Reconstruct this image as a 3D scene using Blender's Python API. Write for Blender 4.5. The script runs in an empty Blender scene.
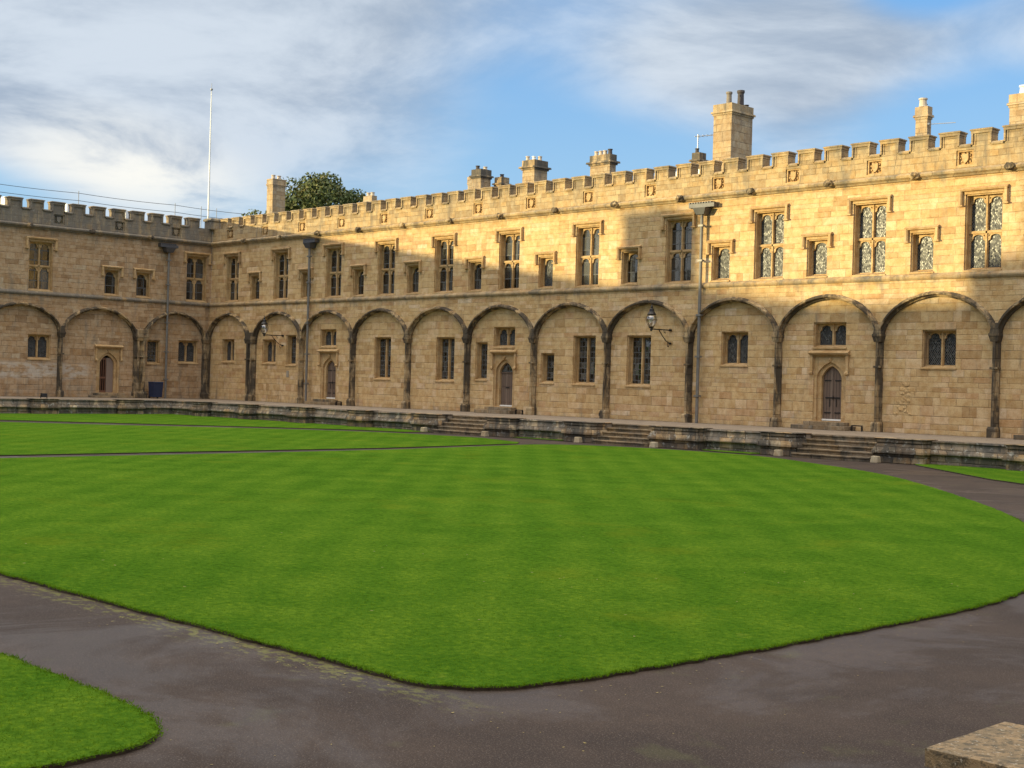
import bpy, bmesh, math, random
import numpy as np
from mathutils import Vector, Matrix
random.seed(7); rng = np.random.default_rng(7)
R = math.radians
SC = bpy.context.scene
COL = SC.collection

# ------------------------------------------------------------------ camera
cam_d = bpy.data.cameras.new("camera"); cam = bpy.data.objects.new("camera", cam_d); COL.objects.link(cam)
SC.camera = cam
cam_d.sensor_width = 36; cam_d.lens = 48.506; cam_d.clip_start = .1; cam_d.clip_end = 5000
_yaw, _pit, _rol = R(-45.4308), R(-0.0496), R(1.5292)
fw = Vector((math.sin(_yaw)*math.cos(_pit), math.cos(_yaw)*math.cos(_pit), math.sin(_pit)))
r0 = fw.cross(Vector((0, 0, 1))).normalized(); u0 = r0.cross(fw)
r1 = math.cos(_rol)*r0+math.sin(_rol)*u0; u1 = -math.sin(_rol)*r0+math.cos(_rol)*u0
M = Matrix((r1, u1, -fw)).transposed().to_4x4(); M.translation = Vector((80.5463, -50.6598, 1.6225))
cam.matrix_world = M
CAM = Vector((80.5463, -50.6598, 1.6225))

# ------------------------------------------------------------------ sun + sky
SUN_PHI, SUN_EL = R(60), R(4.4)             # the sun stands low beyond the left wing
sv = Vector((-math.cos(SUN_PHI)*math.cos(SUN_EL), -math.sin(SUN_PHI)*math.cos(SUN_EL), math.sin(SUN_EL)))
sd = bpy.data.lights.new("sun", 'SUN'); so = bpy.data.objects.new("sun", sd); COL.objects.link(so)
sd.energy = 4.6; sd.angle = R(.53); sd.color = (1.0, .83, .44)
so.rotation_euler = sv.to_track_quat('Z', 'Y').to_euler(); so.location = (-60, -90, 60)

SC.view_settings.view_transform = 'Standard'; SC.view_settings.look = 'None'
SC.view_settings.exposure = 0.58; SC.view_settings.gamma = 1

class NT:
    """small helper round a node tree"""
    def __init__(s, nt): s.t = nt; s.n = nt.nodes; s.l = nt.links
    def new(s, ty, **k):
        n = s.n.new(ty)
        for a, b in k.items(): setattr(n, a, b)
        return n
    def put(s, sock, v):
        if hasattr(v, 'is_output'): s.l.new(v, sock)
        elif v is not None: sock.default_value = v
    def math(s, op, a, b=None, c=None, clamp=False):
        n = s.new('ShaderNodeMath', operation=op); n.use_clamp = clamp
        s.put(n.inputs[0], a)
        if b is not None: s.put(n.inputs[1], b)
        if c is not None: s.put(n.inputs[2], c)
        return n.outputs[0]
    def vmath(s, op, a, b=None):
        n = s.new('ShaderNodeVectorMath', operation=op); s.put(n.inputs[0], a)
        if b is not None: s.put(n.inputs[1], b)
        return n.outputs['Value'] if op in ('DOT_PRODUCT', 'LENGTH', 'DISTANCE') else n.outputs[0]
    def comb(s, x, y, z=0.):
        n = s.new('ShaderNodeCombineXYZ')
        for i, v in enumerate((x, y, z)): s.put(n.inputs[i], v)
        return n.outputs[0]
    def sep(s, v):
        n = s.new('ShaderNodeSeparateXYZ'); s.put(n.inputs[0], v); return n.outputs
    def noise(s, vec, scale, detail=4, rough=.55, dist=0.):
        n = s.new('ShaderNodeTexNoise'); s.put(n.inputs['Vector'], vec)
        n.inputs['Scale'].default_value = scale; n.inputs['Detail'].default_value = detail
        n.inputs['Roughness'].default_value = rough; n.inputs['Distortion'].default_value = dist
        return n.outputs['Fac']
    def white(s, vec):
        n = s.new('ShaderNodeTexWhiteNoise', noise_dimensions='3D'); s.put(n.inputs['Vector'], vec); return n.outputs
    def ss(s, v, a, b, lo=0., hi=1.):
        n = s.new('ShaderNodeMapRange', interpolation_type='SMOOTHSTEP')
        s.put(n.inputs[0], v); s.put(n.inputs[1], a); s.put(n.inputs[2], b); s.put(n.inputs[3], lo); s.put(n.inputs[4], hi)
        return n.outputs[0]
    def ramp(s, f, stops, interp='LINEAR'):
        n = s.new('ShaderNodeValToRGB'); s.put(n.inputs[0], f); cr = n.color_ramp; cr.interpolation = interp
        while len(cr.elements) < len(stops): cr.elements.new(.5)
        for e, (p, c) in zip(cr.elements, stops): e.position = p; e.color = (*c, 1)
        return n.outputs[0]
    def mix(s, f, a, b, mode='MIX'):
        n = s.new('ShaderNodeMix', data_type='RGBA', blend_type=mode)
        s.put(n.inputs[0], f); s.put(n.inputs[6], (*a, 1) if isinstance(a, tuple) else a); s.put(n.inputs[7], (*b, 1) if isinstance(b, tuple) else b)
        return n.outputs[2]

W = bpy.data.worlds.new("World"); SC.world = W; W.use_nodes = True
t = NT(W.node_tree); t.n.clear()
sky = t.new('ShaderNodeTexSky', sky_type='NISHITA'); sky.sun_disc = False
sky.sun_elevation = SUN_EL; sky.sun_rotation = math.atan2(sv.x, sv.y); sky.air_density = 1.0; sky.dust_density = .4; sky.ozone_density = 2.0
D = t.vmath('NORMALIZE', t.new('ShaderNodeTexCoord').outputs['Generated'])
dx, dy, dz = t.sep(D)
zc = t.math('ADD', t.math('MAXIMUM', dz, 0.0), .17)
P = t.comb(t.math('DIVIDE', dx, zc), t.math('DIVIDE', dy, zc), 0.)
c1 = t.noise(P, .62, 8, .54, .3)
c2 = t.noise(t.vmath('ADD', P, (7.3, 2.1, 4.4)), 1.9, 8, .60, .35)
cn = t.math('ADD', t.math('MULTIPLY', c1, .72), t.math('MULTIPLY', c2, .28))
def blob(d, rad, amp):
    """a region of the sky, fixed in the world by its direction"""
    v = Vector(d).normalized()
    dd = t.vmath('SUBTRACT', D, tuple(v)); dd = t.vmath('MULTIPLY', dd, (1, 1, 2.1))
    return t.math('MULTIPLY', t.ss(t.vmath('LENGTH', dd), 0., rad, 1., 0.), amp)
bias = None
for d, rad, amp in [((-.887, .40, .26), .30, .30), ((-.876, .461, .155), .13, .22), ((-.80, .54, .28), .24, .22), ((-.93, .37, .105), .13, -.42), ((-.80, .58, .17), .2, .10),
                    ((-.67, .73, .15), .18, -.30), ((-.429, .868, .17), .15, -.40), ((-.57, .795, .225), .19, .36), ((-.47, .84, .275), .07, -.35), ((-.38, .89, .235), .08, .15), ((-.78, .61, .12), .10, -.14), ((-.69, .69, .21), .09, -.08), ((0, 0, 1), 1.6, .10)]:
    b = blob(d, rad, amp); bias = b if bias is None else t.math('ADD', bias, b)
dens = t.ss(t.math('ADD', cn, bias), .30, .74)
warm = t.math('ADD', blob((-.880, .461, .145), .11, .9), blob((-.84, .52, .125), .09, .6), clamp=True)
cc = t.mix(t.ss(c2, .36, .64), (.245, .305, .39), (.44, .495, .56))
cc = t.mix(t.math('MULTIPLY', warm, t.ss(c2, .36, .60)), cc, (.66, .655, .615))
high = t.ss(dz, .34, .8)
cc = t.mix(high, cc, (2.5, 2.25, 1.9))  # overhead cloud brightened, beyond the frame, to lift the shaded walls
skyc = t.mix(t.ss(dz, .03, .36), (.225, .385, .58), (.075, .24, .55))     # tint of the open patches
bgA = t.new('ShaderNodeBackground'); t.put(bgA.inputs[0], sky.outputs[0]); bgA.inputs[1].default_value = .07
bgT = t.new('ShaderNodeBackground'); t.put(bgT.inputs[0], skyc); bgT.inputs[1].default_value = .78
add = t.new('ShaderNodeAddShader'); t.l.new(bgA.outputs[0], add.inputs[0]); t.l.new(bgT.outputs[0], add.inputs[1])
bgC = t.new('ShaderNodeBackground'); t.put(bgC.inputs[0], cc); bgC.inputs[1].default_value = 1.0
mx = t.new('ShaderNodeMixShader'); t.put(mx.inputs[0], dens); t.l.new(add.outputs[0], mx.inputs[1]); t.l.new(bgC.outputs[0], mx.inputs[2])
t.l.new(mx.outputs[0], t.new('ShaderNodeOutputWorld').inputs[0])

# ------------------------------------------------------------------ materials
def mat(name):
    m = bpy.data.materials.new(name); m.use_nodes = True; t = NT(m.node_tree)
    bs = t.n['Principled BSDF']; return m, t, bs
def bump(t, bs, h, strength=.4, dist=.02):
    b = t.new('ShaderNodeBump'); b.inputs['Strength'].default_value = strength; b.inputs['Distance'].default_value = dist
    t.put(b.inputs['Height'], h); t.l.new(b.outputs[0], bs.inputs['Normal'])
def ashlar(name, pal, course=.30, wmin=.42, wvar=.55, grime=(.10, .095, .085), g_lo=.55, g_hi=.75, gmax=.7, joint=.55, lichen=0., zgrime=None, rough=.9, extra=None, strength=.5):
    m, t, bs = mat(name)
    pos = t.new('ShaderNodeNewGeometry').outputs['Position']; x, y, z = t.sep(pos)
    u = t.math('ADD', x, y)
    wob = t.noise(pos, 1.7, 2)
    v = t.math('ADD', z, t.math('MULTIPLY', t.math('SINE', t.math('MULTIPLY', z, 3.3)), .12))
    v = t.math('ADD', v, t.math('MULTIPLY', wob, .012))
    vv = t.math('DIVIDE', v, course); row = t.math('FLOOR', vv); fv = t.math('FRACT', vv)
    wr = t.white(t.comb(row, 3.3, 1.7))[0]
    bw = t.math('ADD', t.math('MULTIPLY', wr, wvar), wmin)
    uu = t.math('ADD', t.math('DIVIDE', u, bw), t.math('MULTIPLY', wr, 37.))
    col = t.math('FLOOR', uu); fu = t.math('FRACT', uu)
    # some stones are halved
    hv = t.white(t.comb(col, row, 9.))[0]
    half = t.math('GREATER_THAN', hv, .62)
    sub = t.math('MULTIPLY', half, t.math('FLOOR', t.math('MULTIPLY', fu, 2.)))
    fu2 = t.math('FRACT', t.math('MULTIPLY', fu, t.math('ADD', half, 1.)))
    cell = t.white(t.comb(t.math('ADD', col, t.math('MULTIPLY', sub, .37)), row, 5.))
    base = t.ramp(cell[0], pal)
    n1 = t.noise(pos, 3.2, 5, .62); n2 = t.noise(pos, 17., 5, .65); n3 = t.noise(pos, .55, 4, .6)
    base = t.mix(t.ss(n1, .36, .66, 0., .75), base, t.mix(1., base, (.78, .66, .52), 'MULTIPLY'))
    base = t.mix(t.ss(n2, .45, .75, 0., .6), base, t.mix(1., base, (.60, .55, .50), 'MULTIPLY'))
    base = t.mix(t.ss(n3, .45, .62, 0., .45), base, t.mix(1., base, (1.12, 1.08, 1.02), 'MULTIPLY'))
    # joints
    du = t.math('MULTIPLY', t.math('MINIMUM', fu2, t.math('SUBTRACT', 1., fu2)), bw)
    dv = t.math('MULTIPLY', t.math('MINIMUM', fv, t.math('SUBTRACT', 1., fv)), course)
    jd = t.math('MINIMUM', du, dv)
    j = t.ss(jd, .006, .026, 1., 0.)
    j = t.math('MULTIPLY', j, t.ss(t.noise(pos, 2.3, 3), .35, .65, .25, 1.))
    base = t.mix(t.math('MULTIPLY', j, joint), base, (.075, .05, .03))
    pit = t.ss(t.noise(t.vmath('MULTIPLY', pos, (1., 1., 1.7)), 7.5, 6, .72), .60, .70)
    base = t.mix(t.math('MULTIPLY', pit, joint*.9), base, t.mix(1., base, (.38, .32, .26), 'MULTIPLY'))
    pale = t.ss(t.noise(t.vmath('ADD', pos, (9., 4., 1.)), 1.9, 6, .7), .58, .70, 0., .30)
    base = t.mix(pale, base, (.56, .47, .34))
    # weathering: streaks and crusts of grime
    st = t.noise(t.vmath('MULTIPLY', pos, (1.3, 1.3, .32)), 1.25, 6, .66, .4)
    if zgrime:
        for (a, b, amt) in zgrime: st = t.math('ADD', st, t.ss(z, a, b, 0., amt))
    st = t.math('ADD', st, t.math('MULTIPLY', t.math('SUBTRACT', cell[0], .5), .05))
    g = t.ss(st, g_lo, g_hi, 0., gmax)
    gcol = t.mix(n2, tuple(c*.6 for c in grime), tuple(min(1, c*1.5) for c in grime))
    base = t.mix(g, base, gcol)
    if lichen:
        lm = t.math('MULTIPLY', t.ss(t.noise(pos, 5.5, 6, .7), .56, .66), lichen)
        base = t.mix(lm, base, (.42, .41, .36))
    if extra: base = extra(t, base, pos, x, y, z)
    t.put(bs.inputs['Base Color'], base); bs.inputs['Roughness'].default_value = rough
    bs.inputs['Specular IOR Level'].default_value = .25
    h = t.math('SUBTRACT', t.math('ADD', t.math('MULTIPLY', n2, .5), t.math('MULTIPLY', cell[1] if False else cell[0], .5)), t.math('MULTIPLY', j, 1.2))
    h = t.math('ADD', h, t.math('MULTIPLY', n1, .5))
    bump(t, bs, h, strength, .025)
    return m
PAL = [(0., (.43, .285, .14)), (.14, (.53, .375, .19)), (.38, (.60, .435, .23)), (.6, (.57, .41, .215)), (.82, (.64, .48, .295)), (.95, (.51, .33, .17)), (1., (.65, .51, .345))]
PALG = [(0., (.30, .23, .14)), (.3, (.40, .305, .18)), (.6, (.47, .36, .21)), (1., (.42, .30, .155))]
def limewash(t, base, pos, x, y, z):
    band = t.math('MULTIPLY', t.ss(z, .9, 1.35), t.ss(z, 1.9, 2.25, 1., 0.))
    reg = t.math('MULTIPLY', t.ss(y, -9.3, -8.3, 1., 0.), t.ss(x, .6, .9, 1., 0.))
    k = t.math('MULTIPLY', t.math('MULTIPLY', band, reg), t.ss(t.noise(t.vmath('MULTIPLY', pos, (1, 1, 2.)), 1.1, 5, .6), .42, .56, 0., .65))
    return t.mix(k, base, (.52, .47, .40))
S_WALL = ashlar('ashlar_wall', PAL, course=.27, wmin=.5, wvar=.9, joint=.34, zgrime=[(9.8, 10.3, .10), (1.1, 0., .07), (5.55, 6.2, .10), (6.4, 6.6, -.10)], g_lo=.56, g_hi=.80, gmax=.62, grime=(.15, .13, .10))
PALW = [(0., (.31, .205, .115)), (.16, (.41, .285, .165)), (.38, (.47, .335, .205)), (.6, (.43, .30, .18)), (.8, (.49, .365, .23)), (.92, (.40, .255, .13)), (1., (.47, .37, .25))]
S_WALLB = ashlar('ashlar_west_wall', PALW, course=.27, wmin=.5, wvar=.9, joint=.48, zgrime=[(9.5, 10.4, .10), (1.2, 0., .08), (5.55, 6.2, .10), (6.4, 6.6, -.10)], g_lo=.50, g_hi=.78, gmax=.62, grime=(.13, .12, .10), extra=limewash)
S_PAR = ashlar('ashlar_parapet', PALG, course=.27, wmin=.6, joint=.5, g_lo=.49, g_hi=.70, gmax=.62, grime=(.13, .12, .10), zgrime=[(11.2, 12., .08)])
S_PARB = ashlar('ashlar_west_parapet', PALG, course=.27, g_lo=.32, g_hi=.58, gmax=.80, grime=(.125, .12, .11), lichen=.3)
S_CAP = ashlar('weathered_coping', PALG, course=3., wmin=.9, g_lo=.42, g_hi=.68, gmax=.78, grime=(.10, .095, .08), lichen=.25, joint=.4)
S_CAPB = ashlar('west_coping', PALG, course=3., wmin=.9, g_lo=.28, g_hi=.52, gmax=.82, grime=(.11, .105, .095), lichen=.3, joint=.4)
S_RIB = ashlar('sooty_rib_stone', PALG, course=.33, wmin=.6, g_lo=.38, g_hi=.56, gmax=.92, grime=(.040, .034, .028), joint=.5, strength=.7)
S_FRAME = ashlar('window_stone', [(0., (.44, .30, .15)), (.5, (.54, .385, .205)), (1., (.48, .335, .17))], course=.6, wmin=2., g_lo=.54, g_hi=.76, gmax=.6, grime=(.16, .12, .085), joint=.3, strength=.25)
S_CHIM = ashlar('chimney_stone', [(0., (.35, .26, .16)), (.5, (.46, .35, .21)), (1., (.42, .34, .23))], course=.32, g_lo=.50, g_hi=.72, gmax=.6, grime=(.15, .13, .11), zgrime=[(13.5, 17., .08)])
S_CHCAP = ashlar('chimney_cap_stone', PALG, course=2., wmin=1., g_lo=.3, g_hi=.55, gmax=.9, grime=(.06, .06, .056), joint=.2)
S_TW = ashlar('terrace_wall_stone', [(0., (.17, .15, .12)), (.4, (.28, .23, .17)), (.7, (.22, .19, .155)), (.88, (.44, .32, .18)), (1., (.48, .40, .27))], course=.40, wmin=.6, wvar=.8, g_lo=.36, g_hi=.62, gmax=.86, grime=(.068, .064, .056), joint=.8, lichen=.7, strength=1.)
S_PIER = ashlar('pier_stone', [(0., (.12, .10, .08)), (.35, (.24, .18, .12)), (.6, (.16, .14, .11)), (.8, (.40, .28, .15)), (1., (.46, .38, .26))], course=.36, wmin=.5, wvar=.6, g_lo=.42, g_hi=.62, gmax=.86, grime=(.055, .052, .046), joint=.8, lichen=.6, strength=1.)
S_STEP = ashlar('step_stone', [(0., (.22, .17, .11)), (.5, (.33, .25, .15)), (1., (.26, .21, .15))], course=5., wmin=1.1, wvar=.7, g_lo=.44, g_hi=.66, gmax=.8, grime=(.06, .055, .045), joint=.7, lichen=.2, strength=.8)
S_GUARD = ashlar('guard_stone', [(0., (.42, .36, .25)), (1., (.48, .41, .28))], course=3., wmin=3., g_lo=.5, g_hi=.8, gmax=.5, joint=.1)

def simple(name, col, rough=.6, metal=0., nscale=0., namt=.3, spec=.5, bmp=0.):
    m, t, bs = mat(name)
    pos = t.new('ShaderNodeNewGeometry').outputs['Position']
    if nscale:
        n = t.noise(pos, nscale, 5, .6)
        c = t.mix(n, tuple(max(0, v*(1-namt)) for v in col), tuple(min(1, v*(1+namt)) for v in col)); t.put(bs.inputs['Base Color'], c)
        if bmp: bump(t, bs, n, bmp, .01)
    else: bs.inputs['Base Color'].default_value = (*col, 1)
    bs.inputs['Roughness'].default_value = rough; bs.inputs['Metallic'].default_value = metal; bs.inputs['Specular IOR Level'].default_value = spec
    return m
M_LEAD = simple('lead_sheet', (.085, .085, .09), .55, .4, 6., .35)
M_PIPE = simple('painted_iron_pipe', (.17, .16, .145), .5, .2, 5., .4)
M_ROOF = simple('roof_lead', (.16, .165, .175), .6, .2, 2., .3)
M_WHITE = simple('white_paint', (.75, .75, .72), .45, 0, 8., .06)
M_BLACK = simple('black_iron', (.016, .015, .015), .45, .3, 20, .3)
M_POT = simple('clay_pot', (.50, .42, .33), .8, 0, 12, .25)
M_POTD = simple('dark_clay_pot', (.06, .05, .05), .8, 0, 12, .25)
M_CHP = simple('sooty_clay_pot', (.20, .17, .14), .8, 0, 9, .4)
M_STEEL = simple('galvanised_steel', (.30, .31, .33), .45, .6)
M_NAVY = simple('navy_plastic', (.012, .022, .06), .45, 0, 10, .2)
M_RED = simple('red_brown_timber', (.15, .065, .035), .6, 0, 15, .3)
M_CREAM = simple('pale_door_paint', (.22, .16, .125), .5, 0, 8, .1)
M_CURT = simple('white_curtain', (.62, .62, .60), .9, 0, 6, .1)
M_DARKR = simple('dark_room', (.03, .027, .023), .9)
M_EARTH = simple('cut_turf_earth', (.035, .024, .014), .95, 0, 9, .5, bmp=.6)
M_VENT = simple('vent_void', (.006, .006, .006), .9)
M_AMBER = simple('dull_glass', (.30, .27, .22), .25, 0, 10, .2)

def wood():
    m, t, bs = mat('weathered_oak_planks'); tc = t.new('ShaderNodeTexCoord').outputs['Object']; x, y, z = t.sep(tc)
    p = t.math('DIVIDE', x, .155); k = t.math('FLOOR', p); f = t.math('FRACT', p)
    g = t.noise(t.vmath('MULTIPLY', tc, (30, 30, 1.2)), 1., 5, .6)
    c = t.mix(t.white(t.comb(k, 1., 1.))[0], (.17, .115, .085), (.25, .18, .135)); c = t.mix(g, c, t.mix(1., c, (.5, .48, .45), 'MULTIPLY'))
    e = t.ss(t.math('MINIMUM', f, t.math('SUBTRACT', 1., f)), .0, .12, 1., 0.)
    c = t.mix(t.math('MULTIPLY', e, .8), c, (.02, .015, .012)); t.put(bs.inputs['Base Color'], c); bs.inputs['Roughness'].default_value = .7
    bump(t, bs, t.math('SUBTRACT', g, e), .5, .02); return m
M_WOOD = wood()

def glass(name, diamond, step, lead=.012, wav=.55, tr=.55, ro=.08, tint=.9):
    """leaded panes: every quarry leans a little its own way"""
    m, t, bs = mat(name); t.n.remove(bs); out = t.n['Material Output']
    tc = t.new('ShaderNodeTexCoord').outputs['Object']; x, y, z = t.sep(tc)
    pos = t.new('ShaderNodeNewGeometry').outputs['Position']; X, Y, Z = t.sep(pos)
    if diamond:
        a = t.math('DIVIDE', t.math('ADD', t.math('MULTIPLY', x, 1.45), z), step); b = t.math('DIVIDE', t.math('SUBTRACT', t.math('MULTIPLY', x, 1.45), z), step)
    else:
        a = t.math('DIVIDE', t.math('ADD', x, .5*step), step); b = t.math('DIVIDE', z, step*1.35)
    fa, fb = t.math('FRACT', a), t.math('FRACT', b)
    ed = t.math('MINIMUM', t.math('MINIMUM', fa, t.math('SUBTRACT', 1., fa)), t.math('MINIMUM', fb, t.math('SUBTRACT', 1., fb)))
    led = t.math('LESS_THAN', ed, lead/step)
    idv = t.comb(t.math('ADD', t.math('FLOOR', a), t.math('FLOOR', X)), t.math('FLOOR', b), t.math('FLOOR', Y))
    wn = t.white(idv)[1]
    off = t.vmath('MULTIPLY', t.vmath('SUBTRACT', wn, (.5, .5, .5)), (wav*.22, wav*.22, wav*.5))
    nz = t.new('ShaderNodeTexNoise'); t.put(nz.inputs['Vector'], pos); nz.inputs['Scale'].default_value = 5.
    off2 = t.vmath('MULTIPLY', t.vmath('SUBTRACT', nz.outputs['Color'], (.5, .5, .5)), (wav*.2, wav*.2, wav*.6))
    nrm = t.vmath('NORMALIZE', t.vmath('ADD', t.vmath('ADD', t.new('ShaderNodeNewGeometry').outputs['Normal'], off), off2))
    gl = t.new('ShaderNodeBsdfGlossy'); gl.inputs['Roughness'].default_value = ro; gl.inputs['Color'].default_value = (tint, tint*1.01, tint*1.02, 1); t.put(gl.inputs['Normal'], nrm)
    tp = t.new('ShaderNodeBsdfTransparent'); tp.inputs[0].default_value = (tr, tr*1.02, tr, 1)
    fr = t.new('ShaderNodeFresnel'); fr.inputs[0].default_value = 1.5
    mx = t.new('ShaderNodeMixShader'); t.put(mx.inputs[0], t.math('ADD', fr.outputs[0], .05, clamp=True)); t.l.new(tp.outputs[0], mx.inputs[1]); t.l.new(gl.outputs[0], mx.inputs[2])
    dd = t.new('ShaderNodeBsdfDiffuse'); dd.inputs[0].default_value = (.22, .22, .21, 1); md = t.new('ShaderNodeMixShader'); t.put(md.inputs[0], t.math('MULTIPLY', t.math('POWER', t.sep(wn)[0], 2.), .42))
    t.l.new(mx.outputs[0], md.inputs[1]); t.l.new(dd.outputs[0], md.inputs[2]); mx = md
    ld = t.new('ShaderNodeBsdfDiffuse'); ld.inputs[0].default_value = (.12, .12, .12, 1)
    m2 = t.new('ShaderNodeMixShader'); t.put(m2.inputs[0], led); t.l.new(mx.outputs[0], m2.inputs[1]); t.l.new(ld.outputs[0], m2.inputs[2])
    t.l.new(m2.outputs[0], out.inputs[0]); return m
G_DIA = glass('diamond_leaded_glass', True, .125, .013, .42, .5, .27, .13)
G_DARK = glass('old_sash_glass', False, .46, .02, .07, .4)
G_SQ = glass('square_leaded_glass', False, .20, .012, .35)
G_PLAIN = glass('sash_glass', False, .62, .02, .1)

def grass_mat():
    m, t, bs = mat('mown_turf'); pos = t.new('ShaderNodeNewGeometry').outputs['Position']; x, y, z = t.sep(pos)
    n1 = t.noise(pos, .22, 4, .6); n2 = t.noise(pos, 2.2, 6, .68); n3 = t.noise(pos, 38., 4, .7); n4 = t.noise(t.vmath('ADD', pos, (30., 5, 0)), .9, 5, .65)
    # mowing bands run across the lawn in both directions, uneven in width
    s1 = t.math('SINE', t.math('ADD', t.math('MULTIPLY', t.math('ADD', t.math('ADD', x, y), t.math('MULTIPLY', n1, 1.2)), 4.4), t.math('MULTIPLY', n4, 1.5)))
    s2 = t.math('SINE', t.math('ADD', t.math('MULTIPLY', t.math('SUBTRACT', t.math('SUBTRACT', y, x), t.math('MULTIPLY', n1, 2.4)), 1.9), t.math('MULTIPLY', n4, 1.2)))
    st = t.math('ADD', t.math('MULTIPLY', s1, .12), t.math('MULTIPLY', s2, .05))
    f = t.math('ADD', t.math('MULTIPLY', st, .38), t.math('ADD', t.math('ADD', t.math('MULTIPLY', n4, .55), t.math('MULTIPLY', n1, .35)), t.math('MULTIPLY', n2, .25)))
    c = t.ramp(f, [(.25, (.036, .094, .009)), (.5, (.060, .140, .012)), (.8, (.110, .198, .018))])
    c = t.mix(t.ss(n3, .35, .8, 0., .5), c, (.026, .070, .003))
    c = t.mix(t.ss(n2, .62, .78, 0., .35), c, (.20, .25, .04))
    n7 = t.noise(t.vmath('ADD', pos, (3., 7., 0.)), 11., 6, .78); n8 = t.noise(t.vmath('ADD', pos, (13., 7., 0.)), .5, 5, .7)
    c = t.mix(t.ss(n7, .50, .60, 0., .65), c, t.mix(1., c, (.50, .60, .55), 'MULTIPLY'))
    c = t.mix(t.ss(n7, .48, .38, 0., .75), c, t.mix(1., c, (1.65, 1.32, 1.), 'MULTIPLY'))
    c = t.mix(t.ss(n8, .54, .68, 0., .30), c, (.13, .16, .012))
    t.put(bs.inputs['Base Color'], c); bs.inputs['Roughness'].default_value = .95; bs.inputs['Specular IOR Level'].default_value = .0
    n6 = t.noise(t.vmath('MULTIPLY', pos, (1., 1., 1.)), 13., 5, .75)
    bump(t, bs, t.math('ADD', n3, t.math('MULTIPLY', n2, .6)), .9, .03); return m
M_GRASS = grass_mat()
def blade_mat():
    m, t, bs = mat('grass_blade'); pos = t.new('ShaderNodeNewGeometry').outputs['Position']
    n = t.noise(pos, 2.2, 6, .68); w = t.white(t.vmath('MULTIPLY', pos, (40, 40, 0)))[0]
    n4 = t.noise(pos, .7, 4, .6)
    c = t.ramp(t.math('ADD', t.math('MULTIPLY', w, .4), t.math('ADD', t.math('MULTIPLY', n, .35), t.math('MULTIPLY', n4, .35))), [(.2, (.03, .09, .003)), (.55, (.085, .185, .006)), (.9, (.21, .28, .015))])
    t.put(bs.inputs['Base Color'], c); bs.inputs['Roughness'].default_value = .9; bs.inputs['Specular IOR Level'].default_value = .02
    tl = t.new('ShaderNodeBsdfTranslucent'); t.put(tl.inputs[0], c); mx = t.new('ShaderNodeMixShader'); mx.inputs[0].default_value = .5
    t.l.new(bs.outputs[0], mx.inputs[1]); t.l.new(tl.outputs[0], mx.inputs[2]); t.l.new(mx.outputs[0], t.n['Material Output'].inputs[0])
    return m
M_BLADE = blade_mat()
def asphalt():
    m, t, bs = mat('path_asphalt'); pos = t.new('ShaderNodeNewGeometry').outputs['Position']
    n1 = t.noise(pos, .55, 5, .6, .3); n2 = t.noise(pos, 4., 6, .7); n3 = t.noise(pos, 70., 3, .8); n5 = t.noise(t.vmath('ADD', pos, (11, 3, 0)), 1.3, 5, .6)
    c = t.mix(t.ss(n1, .35, .65), (.030, .020, .015), (.050, .034, .025))
    c = t.mix(t.ss(n2, .35, .75, 0., .6), c, (.030, .019, .014))
    c = t.mix(t.ss(n3, .52, .72, 0., .75), c, (.17, .14, .115))
    c = t.mix(t.ss(n3, .44, .25, 0., .6), c, (.018, .015, .014))
    c = t.mix(t.math('MULTIPLY', t.ss(n5, .60, .72), .35), c, (.075, .075, .03))
    t.put(bs.inputs['Base Color'], c)
    x, y, z = t.sep(pos)      # moss and silt washed along the lawn's edge
    ed = t.math('MULTIPLY', t.math('MULTIPLY', t.ss(y, -43.2, -43.45), t.ss(y, -44.15, -43.55)), t.math('MULTIPLY', t.ss(x, 62., 67.), t.ss(x, 73.6, 71.6)))
    n9 = t.noise(t.vmath('MULTIPLY', pos, (1., 1.6, 1.)), 6., 6, .75)
    k = t.math('MULTIPLY', ed, t.ss(t.math('ADD', n9, t.ss(y, -43.9, -43.5, 0., .08)), .57, .63))
    c = t.mix(t.math('MULTIPLY', k, .38), c, t.mix(t.ss(y, -43.9, -43.6), (.20, .175, .11), (.20, .21, .03)))
    t.put(bs.inputs['Base Color'], c)
    wet = t.ss(t.noise(t.vmath('ADD', pos, (4, 9, 0)), .38, 5, .62, .6), .50, .62)
    t.put(bs.inputs['Roughness'], t.math('ADD', t.math('MULTIPLY', wet, -.30), .86))
    bs.inputs['Specular IOR Level'].default_value = .26
    bump(t, bs, t.math('ADD', n3, t.math('MULTIPLY', n2, .4)), .55, .008); return m
M_ASPH = asphalt()
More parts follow.
